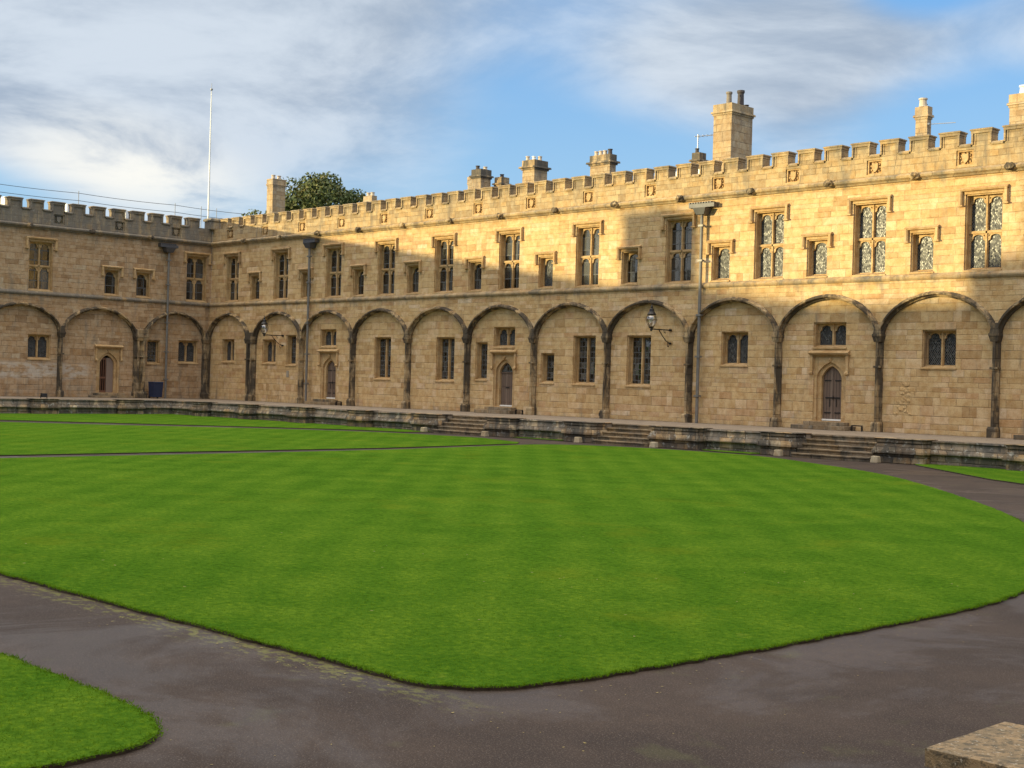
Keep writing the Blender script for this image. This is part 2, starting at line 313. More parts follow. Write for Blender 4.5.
def paving(name, a, b, g, sx=.9, sy=.62):
    m, t, bs = mat(name); pos = t.new('ShaderNodeNewGeometry').outputs['Position']; x, y, z = t.sep(pos)
    ry = t.math('DIVIDE', y, sy); rw = t.math('FLOOR', ry); fy = t.math('FRACT', ry)
    rx = t.math('ADD', t.math('DIVIDE', x, sx), t.math('MULTIPLY', t.white(t.comb(rw, 0., 2.))[0], 5.)); fx = t.math('FRACT', rx)
    w = t.white(t.comb(t.math('FLOOR', rx), rw, 7.))[0]
    n = t.noise(pos, 3., 6, .7); n3 = t.noise(pos, 26., 5, .75)
    c = t.mix(w, a, b); c = t.mix(t.ss(n, .42, .7, 0., .7), c, g); c = t.mix(t.ss(n3, .5, .7, 0., .6), c, t.mix(1., c, (.4, .38, .35), 'MULTIPLY'))
    c = t.mix(t.ss(n3, .4, .28, 0., .5), c, tuple(min(1., v*1.6) for v in b))
    e = t.ss(t.math('MINIMUM', t.math('MINIMUM', fx, t.math('SUBTRACT', 1., fx)), t.math('MINIMUM', fy, t.math('SUBTRACT', 1., fy))), .0, .02, 1., 0.)
    c = t.mix(e, c, (.05, .045, .035))
    t.put(bs.inputs['Base Color'], c); bs.inputs['Roughness'].default_value = .85
    bump(t, bs, t.math('SUBTRACT', t.math('ADD', n3, n), e), .6, .012); return m
M_PAVE = paving('terrace_paving', (.23, .18, .13), (.29, .235, .175), (.15, .12, .085))
M_SLAB = paving('lichened_slab', (.30, .215, .115), (.33, .24, .135), (.12, .09, .05), 9., 9.)
def slab():
    m, t, bs = mat('lichened_slab'); pos = t.new('ShaderNodeNewGeometry').outputs['Position']
    a = t.noise(pos, 5., 6, .7); b = t.noise(pos, 19., 6, .75); c_ = t.noise(t.vmath('ADD', pos, (3, 8, 1)), 33., 5, .7); d = t.noise(pos, 90., 3, .7)
    c = t.mix(t.ss(a, .35, .65), (.33, .23, .12), (.20, .15, .085))
    c = t.mix(t.ss(b, .48, .58, 0., .85), c, (.085, .07, .045))
    c = t.mix(t.ss(c_, .58, .64, 0., .8), c, (.46, .42, .33))
    c = t.mix(t.ss(d, .55, .8, 0., .6), c, (.06, .05, .035))
    t.put(bs.inputs['Base Color'], c); bs.inputs['Roughness'].default_value = .9; bump(t, bs, t.math('ADD', b, t.math('ADD', d, c_)), .9, .012); return m
M_SLAB = slab()
M_FAR = simple('far_ground', (.06, .075, .04), .95, 0, .2, .3)
def leafm(name, a, b, c_):
    m, t, bs = mat(name); pos = t.new('ShaderNodeNewGeometry').outputs['Position']
    c = t.ramp(t.math('ADD', t.math('MULTIPLY', t.noise(pos, .45, 3), .7), t.math('MULTIPLY', t.white(t.vmath('SNAP', pos, (.3, .3, .3)))[0], .3)), [(.3, a), (.52, b), (.75, c_)])
    t.put(bs.inputs['Base Color'], c); bs.inputs['Roughness'].default_value = .6; bs.inputs['Specular IOR Level'].default_value = .3; return m
M_LEAF = leafm('tree_leaf', (.05, .075, .02), (.08, .105, .028), (.17, .145, .035))
M_BARK = simple('bark', (.09, .07, .05), .9, 0, 8, .4)
M_LITTER = leafm('leaf_litter', (.16, .12, .04), (.28, .22, .07), (.10, .06, .03))

# ------------------------------------------------------------------ mesh helpers
def vfill(bm, loops):
    es = []
    for lp in loops:
        for i in range(len(lp)):
            e = bm.edges.get((lp[i], lp[(i+1) % len(lp)])) or bm.edges.new((lp[i], lp[(i+1) % len(lp)])); es.append(e)
    return es
class MB:
    def __init__(s): s.bm = bmesh.new()
    def box(s, x0, x1, y0, y1, z0, z1, top=None):
        """a box; top=(dx0,dx1,dy0,dy1) shifts its upper corners"""
        a = top or (0, 0, 0, 0)
        v = [s.bm.verts.new(c) for c in [(x0, y0, z0), (x1, y0, z0), (x1, y1, z0), (x0, y1, z0), (x0+a[0], y0+a[2], z1), (x1+a[1], y0+a[2], z1), (x1+a[1], y1+a[3], z1), (x0+a[0], y1+a[3], z1)]]
        for f in ((0, 3, 2, 1), (4, 5, 6, 7), (0, 1, 5, 4), (1, 2, 6, 5), (2, 3, 7, 6), (3, 0, 4, 7)): s.bm.faces.new([v[i] for i in f])
        return s
    def plate(s, outer, holes, y0, y1, back=True, axis='y'):
        """flat plate in the xz plane (axis y) or xy plane (axis z) with holes, from y0 (front) to y1"""
        P3 = (lambda p, h: (p[0], h, p[1])) if axis == 'y' else (lambda p, h: (p[0], p[1], h))
        loops = [outer]+list(holes)
        L0 = [[s.bm.verts.new(P3(p, y0)) for p in lp] for lp in loops]
        L1 = [[s.bm.verts.new(P3(p, y1)) for p in lp] for lp in loops]
        for LL, need in ((L0, True), (L1, back)):
            if not need: continue
            es = vfill(s.bm, LL)
            bmesh.ops.triangle_fill(s.bm, use_beauty=True, use_dissolve=False, edges=es)
        for a, b in zip(L0, L1):
            n = len(a)
            for i in range(n): s.bm.faces.new((a[i], a[(i+1) % n], b[(i+1) % n], b[i]))
        return s
    def prof(s, pts, x0, x1):
        """profile given in (y,z) drawn along x"""
        a = [s.bm.verts.new((x0, p[0], p[1])) for p in pts]; b = [s.bm.verts.new((x1, p[0], p[1])) for p in pts]; n = len(pts)
        for i in range(n): s.bm.faces.new((a[i], a[(i+1) % n], b[(i+1) % n], b[i]))
        s.bm.faces.new(a); s.bm.faces.new(b[::-1]); return s
    def tube(s, pts, r, n=8):
        pts = [Vector(p) for p in pts]; rs = r if isinstance(r, (list, tuple)) else [r]*len(pts); rings = []
        for i, p in enumerate(pts):
            d = (pts[min(i+1, len(pts)-1)]-pts[max(i-1, 0)]).normalized()
            a = d.cross(Vector((0, 0, 1)) if abs(d.z) < .9 else Vector((0, 1, 0))).normalized(); b = d.cross(a)
            rings.append([s.bm.verts.new(p+rs[i]*(math.cos(2*math.pi*k/n)*a+math.sin(2*math.pi*k/n)*b)) for k in range(n)])
        for i in range(len(rings)-1):
            for k in range(n): s.bm.faces.new((rings[i][k], rings[i][(k+1) % n], rings[i+1][(k+1) % n], rings[i+1][k]))
        s.bm.faces.new(rings[0][::-1]); s.bm.faces.new(rings[-1]); return s
    def lathe(s, c, prof, n=12):
        rings = [[s.bm.verts.new((c[0]+r*math.cos(2*math.pi*k/n), c[1]+r*math.sin(2*math.pi*k/n), c[2]+z)) for k in range(n)] for r, z in prof]
        for i in range(len(rings)-1):
            for k in range(n): s.bm.faces.new((rings[i][k], rings[i][(k+1) % n], rings[i+1][(k+1) % n], rings[i+1][k]))
        s.bm.faces.new(rings[0][::-1]); s.bm.faces.new(rings[-1]); return s
    def sweep_xz(s, path, prof, close=False):
        """profile [(offset from the path along its normal, y)] swept along a path in the xz plane"""
        n = len(path); rings = []
        for i, p in enumerate(path):
            a = Vector(path[max(0, i-1)]); b = Vector(path[min(n-1, i+1)]); d = (b-a).normalized(); nn = Vector((-d.y, d.x))
            rings.append([s.bm.verts.new((p[0]+nn.x*o, y, p[1]+nn.y*o)) for o, y in prof])
        m = len(prof)
        for i in range(n-1):
            for k in range(m): s.bm.faces.new((rings[i][k], rings[i][(k+1) % m], rings[i+1][(k+1) % m], rings[i+1][k]))
        s.bm.faces.new(rings[0]); s.bm.faces.new(rings[-1][::-1]); return s
    def lump(s, c, r, n=2, jit=.2, sc=(1, 1, 1)):
        d = bmesh.ops.create_icosphere(s.bm, subdivisions=n, radius=1.)
        for v in d['verts']:
            k = 1+jit*(random.random()-.5)*2; v.co = Vector((c[0]+v.co.x*r*sc[0]*k, c[1]+v.co.y*r*sc[1]*k, c[2]+v.co.z*r*sc[2]*k))
        return s
    def mesh(s, name, m, bevel=0., smooth=False):
        bmesh.ops.recalc_face_normals(s.bm, faces=s.bm.faces)
        if bevel:
            es = [e for e in s.bm.edges if len(e.link_faces) == 2 and e.calc_face_angle(0) > .6]
            bmesh.ops.bevel(s.bm, geom=es, offset=bevel, segments=2, affect='EDGES', profile=.6)
        me = bpy.data.meshes.new(name); s.bm.to_mesh(me); s.bm.free()
        me.materials.append(m)
        if smooth: me.polygons.foreach_set('use_smooth', [True]*len(me.polygons))
        return me
def put(name, me, parent=None, loc=(0, 0, 0), rz=0., label=None, cat=None, group=None, kind=None):
    o = bpy.data.objects.new(name, me); COL.objects.link(o); o.location = loc; o.rotation_euler = (0, 0, rz)
    if parent is not None: o.parent = parent
    if label: o['label'] = label
    if cat: o['category'] = cat
    if group: o['group'] = group
    if kind: o['kind'] = kind
    return o
def copy_tree(o, parent, loc=None):
    c = o.copy(); COL.objects.link(c); c.parent = parent
    if loc is not None: c.location = loc
    for ch in list(o.children): copy_tree(ch, c)
    return c

# ------------------------------------------------------------------ ground
G = -.845
fg = MB(); fg.box(-1500, 1500, -1500, 1500, G-1.3, G-.03)
put('ground', fg.mesh('ground', M_FAR), kind='structure')
pb = MB(); pb.box(5.5, 92, -85, -5., G-.025, G)
put('path', pb.mesh('path', M_ASPH), kind='structure')

def crom(pts, n=8):
    out = []
    for i in range(len(pts)-1):
        p0, p1, p2, p3 = [Vector(pts[max(0, min(len(pts)-1, i+k))]) for k in (-1, 0, 1, 2)]
        for j in range(n):
            s = j/n; out.append(.5*((2*p1)+(-p0+p2)*s+(2*p0-5*p1+4*p2-p3)*s*s+(-p0+3*p1-3*p2+p3)*s**3))
    out.append(Vector(pts[-1])); return [tuple(p) for p in out]
def jag(poly, amp=.02, step=.25):
    out = []
    for i in range(len(poly)):
        a = Vector(poly[i]); b = Vector(poly[(i+1) % len(poly)]); L = (b-a).length; n = max(1, min(200, int(L/step))) if L > step else 1
        for k in range(n):
            p = a.lerp(b, k/n); out.append((p.x+random.uniform(-amp, amp), p.y+random.uniform(-amp, amp)))
    return out
LAWNS = {}
def lawn(poly, z=.035, amp=.022, step=.14, label=None):
    poly = jag(poly, amp, step)
    z += 0.
    m = MB(); m.plate(poly, [], G+z, G-.01, back=False, axis='z')
    me = m.mesh('lawn', M_GRASS); me.materials.append(M_EARTH)
    for p in me.polygons:
        if abs(p.normal.z) < .5: p.material_index = 1
    put('lawn', me, kind='structure'); return poly
main_poly = [(43.9, -43.5), (43.85, -34.), (43.7, -25.5), (43.4, -19.9), (42.5, -14.5), (42.1, -12.6), (41.95, -11.6), (42.1, -10.6), (42.8, -9.6), (44.2, -8.95)] + \
    crom([(45.6, -8.6), (48.3, -8.45), (51.3, -8.95), (54.8, -10.9), (59.5, -14.25), (64.96, -20.2), (68.5, -24.8), (71.4, -29.8), (72.9, -34.5), (73.0, -39.7)]) + [(72.85, -42.2), (72.7, -42.83), (72.51, -43.12), (72.25, -43.3), (71.9, -43.36)]
L_MAIN = lawn(main_poly)
L_TWO = lawn([(18.4, -43.5), (18.5, -22.8)]+crom([(22.2, -19.0), (26.5, -13.9), (30.1, -11.0), (32.6, -9.9), (36.7, -9.3)])+[(40.3, -10.5), (41.2, -11.5), (42.4, -19.2), (42.5, -24.7), (42.65, -43.5)])
L_BL = lawn([(43.9, -60), (43.9, -45.45), (69.2, -45.45), (70.9, -45.47), (71.7, -45.55), (72.15, -45.7), (72.42, -45.95), (72.5, -46.3), (72.52, -46.8), (72.55, -60)])
lawn([(6.52, -60), (6.52, -6.52), (31.0, -6.52), (31.0, -8.9), (28.6, -9.7), (24.9, -12.8), (19.9, -17.8), (16.1, -21.6), (15.8, -60)])
lawn([(36.4, -6.52), (39.7, -6.52), (39.5, -7.35), (36.6, -7.25)])
lawn([(46.9, -6.52), (49.9, -6.52), (49.8, -7.7), (48.6, -7.65), (47.2, -7.3)])
lawn([(56.2, -7.0), (57., -6.52), (76.5, -6.52), (76.5, -14.5), (66.5, -15.3), (63.2, -13.4), (61.8, -12.5), (58.7, -9.6), (56.9, -7.9)])

# grass blades where one can see them
def blades():
    import itertools
    def inside(px, py, poly):
        c = np.zeros(len(px), bool); n = len(poly)
        for i in range(n):
            x1, y1 = poly[i]; x2, y2 = poly[(i+1) % n]
            if y1 == y2: continue
            k = ((y1 > py) != (y2 > py)) & (px < (x2-x1)*(py-y1)/(y2-y1)+x1); c ^= k
        return c
    pts = []
    for poly, box, N in ((L_MAIN, (56, 73.2, -43.6, -30), 380000), (L_BL, (64, 72.7, -49, -45.3), 60000)):
        x = rng.uniform(box[0], box[1], N); y = rng.uniform(box[2], box[3], N)
        d = np.hypot(x-CAM.x, y-CAM.y); keep = inside(x, y, poly) & (rng.random(N) < np.clip((11/d)**1.5, .1, 1)*np.clip((25-d)/11, 0, 1))
        pts.append(np.c_[x, y][keep])
    nf = 0      # a fringe hanging over the cut edges
    for poly in (L_MAIN, L_BL):
        for i in range(len(poly)):
            a = np.array(poly[i]); b = np.array(poly[(i+1) % len(poly)]); mid = (a+b)/2; d = np.hypot(*(mid-np.array([CAM.x, CAM.y])))
            if d > 30: continue
            n = int(np.linalg.norm(b-a)*(420 if d < 18 else 160)); s = rng.random(n)[:, None]
            pts.append(a+(b-a)*s+rng.normal(0, .022, (n, 2))); nf += n
    P = np.vstack(pts); n = len(P); ang = rng.uniform(0, 2*np.pi, n); h = rng.uniform(.007, .018, n); w = rng.uniform(.0025, .005, n)*1.3
    h[-nf:] *= rng.uniform(.3, 2.1, nf); lean = rng.normal(0, .016, (n, 2)); c, s = np.cos(ang)*w, np.sin(ang)*w; z = np.full(n, G+.03)
    V = np.empty((n, 3, 3)); V[:, 0] = np.c_[P[:, 0]-c, P[:, 1]-s, z]; V[:, 1] = np.c_[P[:, 0]+c, P[:, 1]+s, z]; V[:, 2] = np.c_[P+lean, z+h]
    me = bpy.data.meshes.new('grass'); me.vertices.add(3*n); me.vertices.foreach_set('co', V.ravel())
    me.loops.add(3*n); me.loops.foreach_set('vertex_index', np.arange(3*n)); me.polygons.add(n); me.polygons.foreach_set('loop_start', np.arange(0, 3*n, 3)); me.update(calc_edges=True); me.materials.append(M_BLADE)
    put('grass', me, label='short mown green grass blades on the lawns', cat='grass', kind='stuff')
blades()
def litter():
    m = MB(); bm = m.bm
    def leaf(x, y, z, s):
        a = random.uniform(0, 6.28); t1 = random.uniform(-.3, .3)
        pts = [(-1, 0), (-.3, .55), (.6, .4), (1, 0), (.5, -.45), (-.4, -.5)]
        bm.faces.new([bm.verts.new((x+s*(p[0]*math.cos(a)-p[1]*math.sin(a)), y+s*(p[0]*math.sin(a)+p[1]*math.cos(a)), z+.004+abs(p[0]*t1)*s)) for p in pts])
    for i in range(90):      # along the left edge of the path and near the corner
        x = random.triangular(62, 74.5, 71.); leaf(x, -43.45-abs(random.gauss(0, .22)), G, random.uniform(.007, .02))
    for i in range(70):
        y = random.triangular(-43.8, -30, -42); leaf(73.05+abs(random.gauss(0, .35)), y, G, random.uniform(.006, .017))
    for i in range(60): leaf(random.uniform(71, 77), random.uniform(-47, -39), G, random.uniform(.005, .012))
    for i in range(40): leaf(random.uniform(62, 72.5), random.uniform(-43.2, -34), G+.06, random.uniform(.012, .024))
    me = m.mesh('leaf_litter', M_LITTER); put('fallen_leaves', me, label='tiny yellow fallen leaves scattered along the path edges', cat='leaves', kind='stuff')
litter()

# ------------------------------------------------------------------ terrace, its walls, piers, steps
EDG = 6.5
STEPS = [(31.4, 34.7), (41.55, 44.45), (51.5, 54.75)]
PIERS = [(34.7, 36.35), (39.6, 41.55), (44.45, 46.9), (49.85, 51.5), (54.75, 56.65), (29.5, 31.4), (24.4, 25.9), (19.2, 20.9), (14.4, 15.7), (9.6, 10.9), (59.6, 61.4), (64.6, 66.4)]
EX = 92.
ter = [(0.05, -.05), (EX, -.05), (EX, -EDG)]
for a, b in sorted(STEPS, reverse=True): ter += [(b, -EDG), (b, -EDG+.75), (a, -EDG+.75), (a, -EDG)]
ter += [(EDG, -EDG), (EDG, -84), (.05, -84)]
m = MB(); m.plate(ter, [], 0., G-.02, back=False, axis='z')
put('terrace', m.mesh('terrace', M_PAVE), kind='structure')
# the plinth that fronts the terrace: coping, weathered slope, drip, lower wall.  (y = outwards negative)
def plinth(y):
    return [(y+.3, .006), (y-.10, .006), (y-.12, -.05), (y-.07, -.09), (y-.08, -.16), (y-.17, -.30), (y-.27, -.42), (y-.27, -.47), (y-.15, -.50), (y-.15, G+.01), (y+.3, G+.01)]
tw = put('terrace_wall', None, label='long dark stone terrace wall under the sunlit wing, broken by three flights of steps', cat='retaining wall', loc=(0, 0, 0))
tw2 = put('terrace_wall', None, label='dark mossy stone retaining wall below the shaded left wing', cat='retaining wall', loc=(0, 0, 0))
def prof_var(m, y, x0, x1, step=1.6):
    """plinth built of separate lengths with slightly uneven settling"""
    x = x0
    while x < x1-.01:
        e = min(x1, x+random.uniform(.8, 1.2)*step)
        if x1-e < .5: e = x1
        k = random.uniform(-.02, .02); kz = random.uniform(-.012, .004)
        m.prof([(p+k*(i > 1 and i < 9), z+kz*(0 < i < 8)) for i, (p, z) in enumerate(plinth(y))], x+.004, e-.004); x = e
m = MB(); spans = sorted([(a, b) for a, b in STEPS]); x = EDG-.1
for a, b in spans+[(EX, EX)]:
    prof_var(m, -EDG, x, a-.01); x = b+.01
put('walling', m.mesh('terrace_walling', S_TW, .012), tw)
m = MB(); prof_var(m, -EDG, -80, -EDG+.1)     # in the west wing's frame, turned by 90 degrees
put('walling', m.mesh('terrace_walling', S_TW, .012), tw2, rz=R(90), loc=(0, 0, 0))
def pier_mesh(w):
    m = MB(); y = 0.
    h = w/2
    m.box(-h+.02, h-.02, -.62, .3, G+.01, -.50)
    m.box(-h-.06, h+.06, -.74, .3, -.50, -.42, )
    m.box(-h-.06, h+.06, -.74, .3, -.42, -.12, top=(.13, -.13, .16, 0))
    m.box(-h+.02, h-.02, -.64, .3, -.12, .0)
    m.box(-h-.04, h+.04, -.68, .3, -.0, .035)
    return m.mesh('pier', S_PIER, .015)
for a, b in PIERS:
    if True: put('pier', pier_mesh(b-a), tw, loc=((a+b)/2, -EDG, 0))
for u in (-9.6, -14.9, -19.9, -24.9): put('pier', pier_mesh(1.5), tw2, loc=(EDG, u, 0), rz=R(90))
for i, (a, b) in enumerate(STEPS):
    m = MB(); n = 4; rise = -G/(n+1)
    for k in range(n+1):
        yf = -EDG+.42-.32*k-.1; z1 = -rise*k-.003
        x = a
        while x < b-.01:
            e = min(b, x+random.uniform(.7, 1.4));  e = b if b-e < .35 else e
            j = random.uniform(-.014, .014)
            m.box(x+.004, e-.004, yf-.02+j, yf+.5, z1-.055, z1+random.uniform(-.004, .004)); m.box(x+.004, e-.004, yf+.03+j, yf+.46, max(G, z1-rise), z1-.055); x = e
    lab = ['leftmost flight of worn stone steps, facing the door with a glazed arched top', 'middle flight of worn stone steps, below the wall with the large lantern', 'rightmost flight of worn stone steps, leading up to the weathered oak door'][i]
    put('stone_steps', m.mesh('stone_steps', S_STEP, .012), label=lab, cat='steps', group='flights of steps up to the terrace')
gl = [(30.75, 'left of the leftmost flight of steps'), (35.1, 'right of the leftmost flight of steps'), (40.75, 'left of the middle flight of steps'), (45.0, 'right of the middle flight of steps'), (50.9, 'left of the rightmost flight of steps'), (55.05, 'right of the rightmost flight of steps')]
m = MB(); m.box(-.15, .15, -.13, .13, 0, .24, top=(.02, -.02, .03, -.02)); gm = m.mesh('guard_stone', S_GUARD, .03)
for x, l in gl: put('guard_stone', gm, loc=(x, -EDG-.92-(.12 if x in (35.1, 45., 55.05) else 0), G), label='small squared pale guard stone '+l, cat='guard stone', group='guard stones at the step ends')

# ------------------------------------------------------------------ the wings
def arch_curve(w, z0, rise, n=28, flat=.90):
    out = []
    for i in range(n+1):
        s = -math.cos(math.pi*i/n); a = abs(s)
        z = z0+rise*(flat*max(0, 1-a**2.2)**.60+(1-flat)*(1-a)); out.append((s*w/2, z))
    return out
def light_hole(x0, x1, z0, z1, cusp=True, n=14):
    """an arched (cusped) window light"""
    w = x1-x0; cx = (x0+x1)/2; r = w/2; zs = z1-r*1.05
    pts = [(x0, z0), (x1, z0), (x1, zs)]
    for i in range(1, n):
        a = math.pi*i/n; q = 1.
        if cusp: q = 1-.22*max(0, math.cos((a-math.pi/2+0)*6))*(1 if abs(a-math.pi/2) > .3 else 0)
        pts.append((cx+r*q*math.cos(a), zs+r*1.05*q*math.sin(a)))
    pts.append((x0, zs)); return pts
FRAMEY = .31
def window_parts(kind):
    """meshes of a window of this kind: (stonework, pane, hood or None, curtains)  origin: middle of the sill on the wall face"""
    K = dict(large=(1.55, 3.0, 2, 2, 'arch', True), small=(1.02, 1.60, 1, 1, 'arch', True), cusped=(1.48, 1.52, 2, 1, 'arch', False), tall=(1.50, 2.43, 2, 1, 'sq', False),
             single=(.93, 1.53, 1, 1, 'sq', False), slim=(.94, 2.03, 1, 1, 'sq', False), over=(1.60, 1.08, 2, 1, 'arch', False), longlight=(1.05, 1.9, 1, 1, 'sq', False))[kind]
    W_, H_, nc, nr, sh, hood = K; h = W_/2; m = MB()
    jw = .10; mul = .11; sill = .12; tr = .13
    # splayed jambs: frame plate deep in the opening
    holes = []; cw = (W_-2*jw-(nc-1)*mul)/nc; ch = (H_-sill-jw-(nr-1)*tr)/nr
    for i in range(nc):
        for j in range(nr):
            x0 = -h+jw+i*(cw+mul); z0 = sill+j*(ch+tr)
            if sh == 'arch':
                holes.append(light_hole(x0, x0+cw, z0, z0+ch-.02))
                zt = z0+ch-.02
                if kind != 'over':     # little pierced spandrels above each head
                    for sgn in (-1, 1):
                        cx = x0+cw/2+sgn*cw*.40; holes.append([(cx-.035*sgn, zt-.015), (cx+.035*sgn, zt-.015), (cx+.035*sgn, zt-.10)] if sgn > 0 else [(cx-.035, zt-.10), (cx-.035, zt-.015), (cx+.035, zt-.015)])
            else: holes.append([(x0, z0), (x0+cw, z0), (x0+cw, z0+ch), (x0, z0+ch)])
    m.plate([(-h, 0), (h, 0), (h, H_), (-h, H_)], holes, FRAMEY, FRAMEY+.13)
    for i in range(1, nc):       # mullion nosing
        xm = -h+jw+i*cw+(i-.5)*mul; m.box(xm-.035, xm+.035, FRAMEY-.05, FRAMEY+.02, sill*.5, H_-.05)
    if nr == 2: m.box(-h+.03, h-.03, FRAMEY-.05, FRAMEY+.02, sill+ch+.02, sill+ch+tr-.02)
    # chamfered outer order standing just inside the reveal
    for sg in (-1, 1): m.box(sg*h-.05 if sg > 0 else -h, h if sg > 0 else -h+.05, .07, FRAMEY+.01, .03, H_-.003)
    m.box(-h+.05, h-.05, .07, FRAMEY+.01, H_-.05, H_-.003)
    m.prof([(-.05, -.06), (-.05, -.0), (FRAMEY+.02, .10), (FRAMEY+.02, -.06)], -h-.03, h+.03)
    frame = m.mesh('window_'+kind, S_FRAME)
    m = MB(); m.box(-h+.04, h-.04, FRAMEY+.075, FRAMEY+.085, .04, H_-.04); pane = m.mesh('pane_'+kind, {'tall': G_SQ, 'single': G_SQ, 'slim': G_SQ, 'longlight': G_SQ}.get(kind, G_DIA))
    hm = None
    if hood:
        m = MB(); o = .16; d = .42 if kind == 'large' else .34
        pf = [(-.07, -.003), (-.07, -.10), (-.02, -.15), (.06, -.15), (.075, -.10), (.075, -.003)]
        m.sweep_xz([(-h-o, H_-d), (-h-o, H_+o)], [(a, b) for a, b in pf]); m.sweep_xz([(h+o, H_+o), (h+o, H_-d)], pf)
        m.prof([(-.003, H_+o-.06), (-.12, H_+o-.04), (-.155, H_+o+.03), (-.10, H_+o+.075), (-.003, H_+o+.11)], -h-o-.075, h+o+.075)
        for sg in (-1, 1): m.box(sg*(h+o)-.11, sg*(h+o)+.11, -.16, -.003, H_-d-.06, H_-d)
        # flat stone margin between hood and opening
        m.box(-h-.085, h+.085, -.012, -.002, H_+.001, H_+.095)
        hm = m.mesh('hood_'+kind, S_CAP if False else S_FRAME)
    cur = []
    for i in range(nc):
        x0 = -h+jw+i*(cw+mul); m = MB(); k = 9; a, b = (x0+cw*.45, x0+cw+.03)
        for q in range(k):
            xa = a+(b-a)*q/k; xb = a+(b-a)*(q+1)/k; yy = .55+.03*(q % 2)
            m.box(xa, xb, yy, yy+.02, .06, H_-.06)
        cur.append(m.mesh('curtain', M_CURT))
    return frame, pane, hm, cur
WP = {k: window_parts(k) for k in ('large', 'small', 'cusped', 'tall', 'single', 'slim', 'over', 'longlight')}
WD = dict(large=(1.55, 3.0), small=(1.02, 1.60), cusped=(1.48, 1.52), tall=(1.50, 2.43), single=(.93, 1.53), slim=(.94, 2.03), over=(1.60, 1.08), longlight=(1.05, 1.9))
m = MB(); m.box(-1.1, 1.1, 1.3, 1.32, -.1, 3.2); DARKBACK = m.mesh('room_back', M_DARKR)
_dp = {}
def dark_pane(k):
    if k not in _dp:
        me = WP[k][1].copy(); me.materials.clear(); me.materials.append(G_DARK); _dp[k] = me
    return _dp[k]

def merlon_mesh(sm):
    m = MB(); m.box(-.25, .25, .02, .44, 0, .60)
    m.box(-.44, .44, -.06, .51, .56, .67); m.box(-.475, .475, -.10, .55, .67, .725); m.box(-.475, .475, -.10, .55, .725, .76, top=(.08, -.08, .12, -.10))
    for s in (-1, 1):      # the coping moulding returns down both cheeks
        m.box(min(s*.25, s*.34)+(.001 if s > 0 else 0), max(s*.25, s*.34)-(.001 if s < 0 else 0), -.005, .46, .10, .56)
        m.box(min(s*.34, s*.42), max(s*.34, s*.42), -.065, .50, .13, .559)
    return m.mesh('merlon', sm, .012)
def crenel_mesh(w, sm):
    m = MB(); m.prof([(-.07, .10), (-.09, .15), (.02, .22), (.40, .22), (.52, .15), (.52, .10)], -w/2, w/2); return m.mesh('crenel_coping', sm)

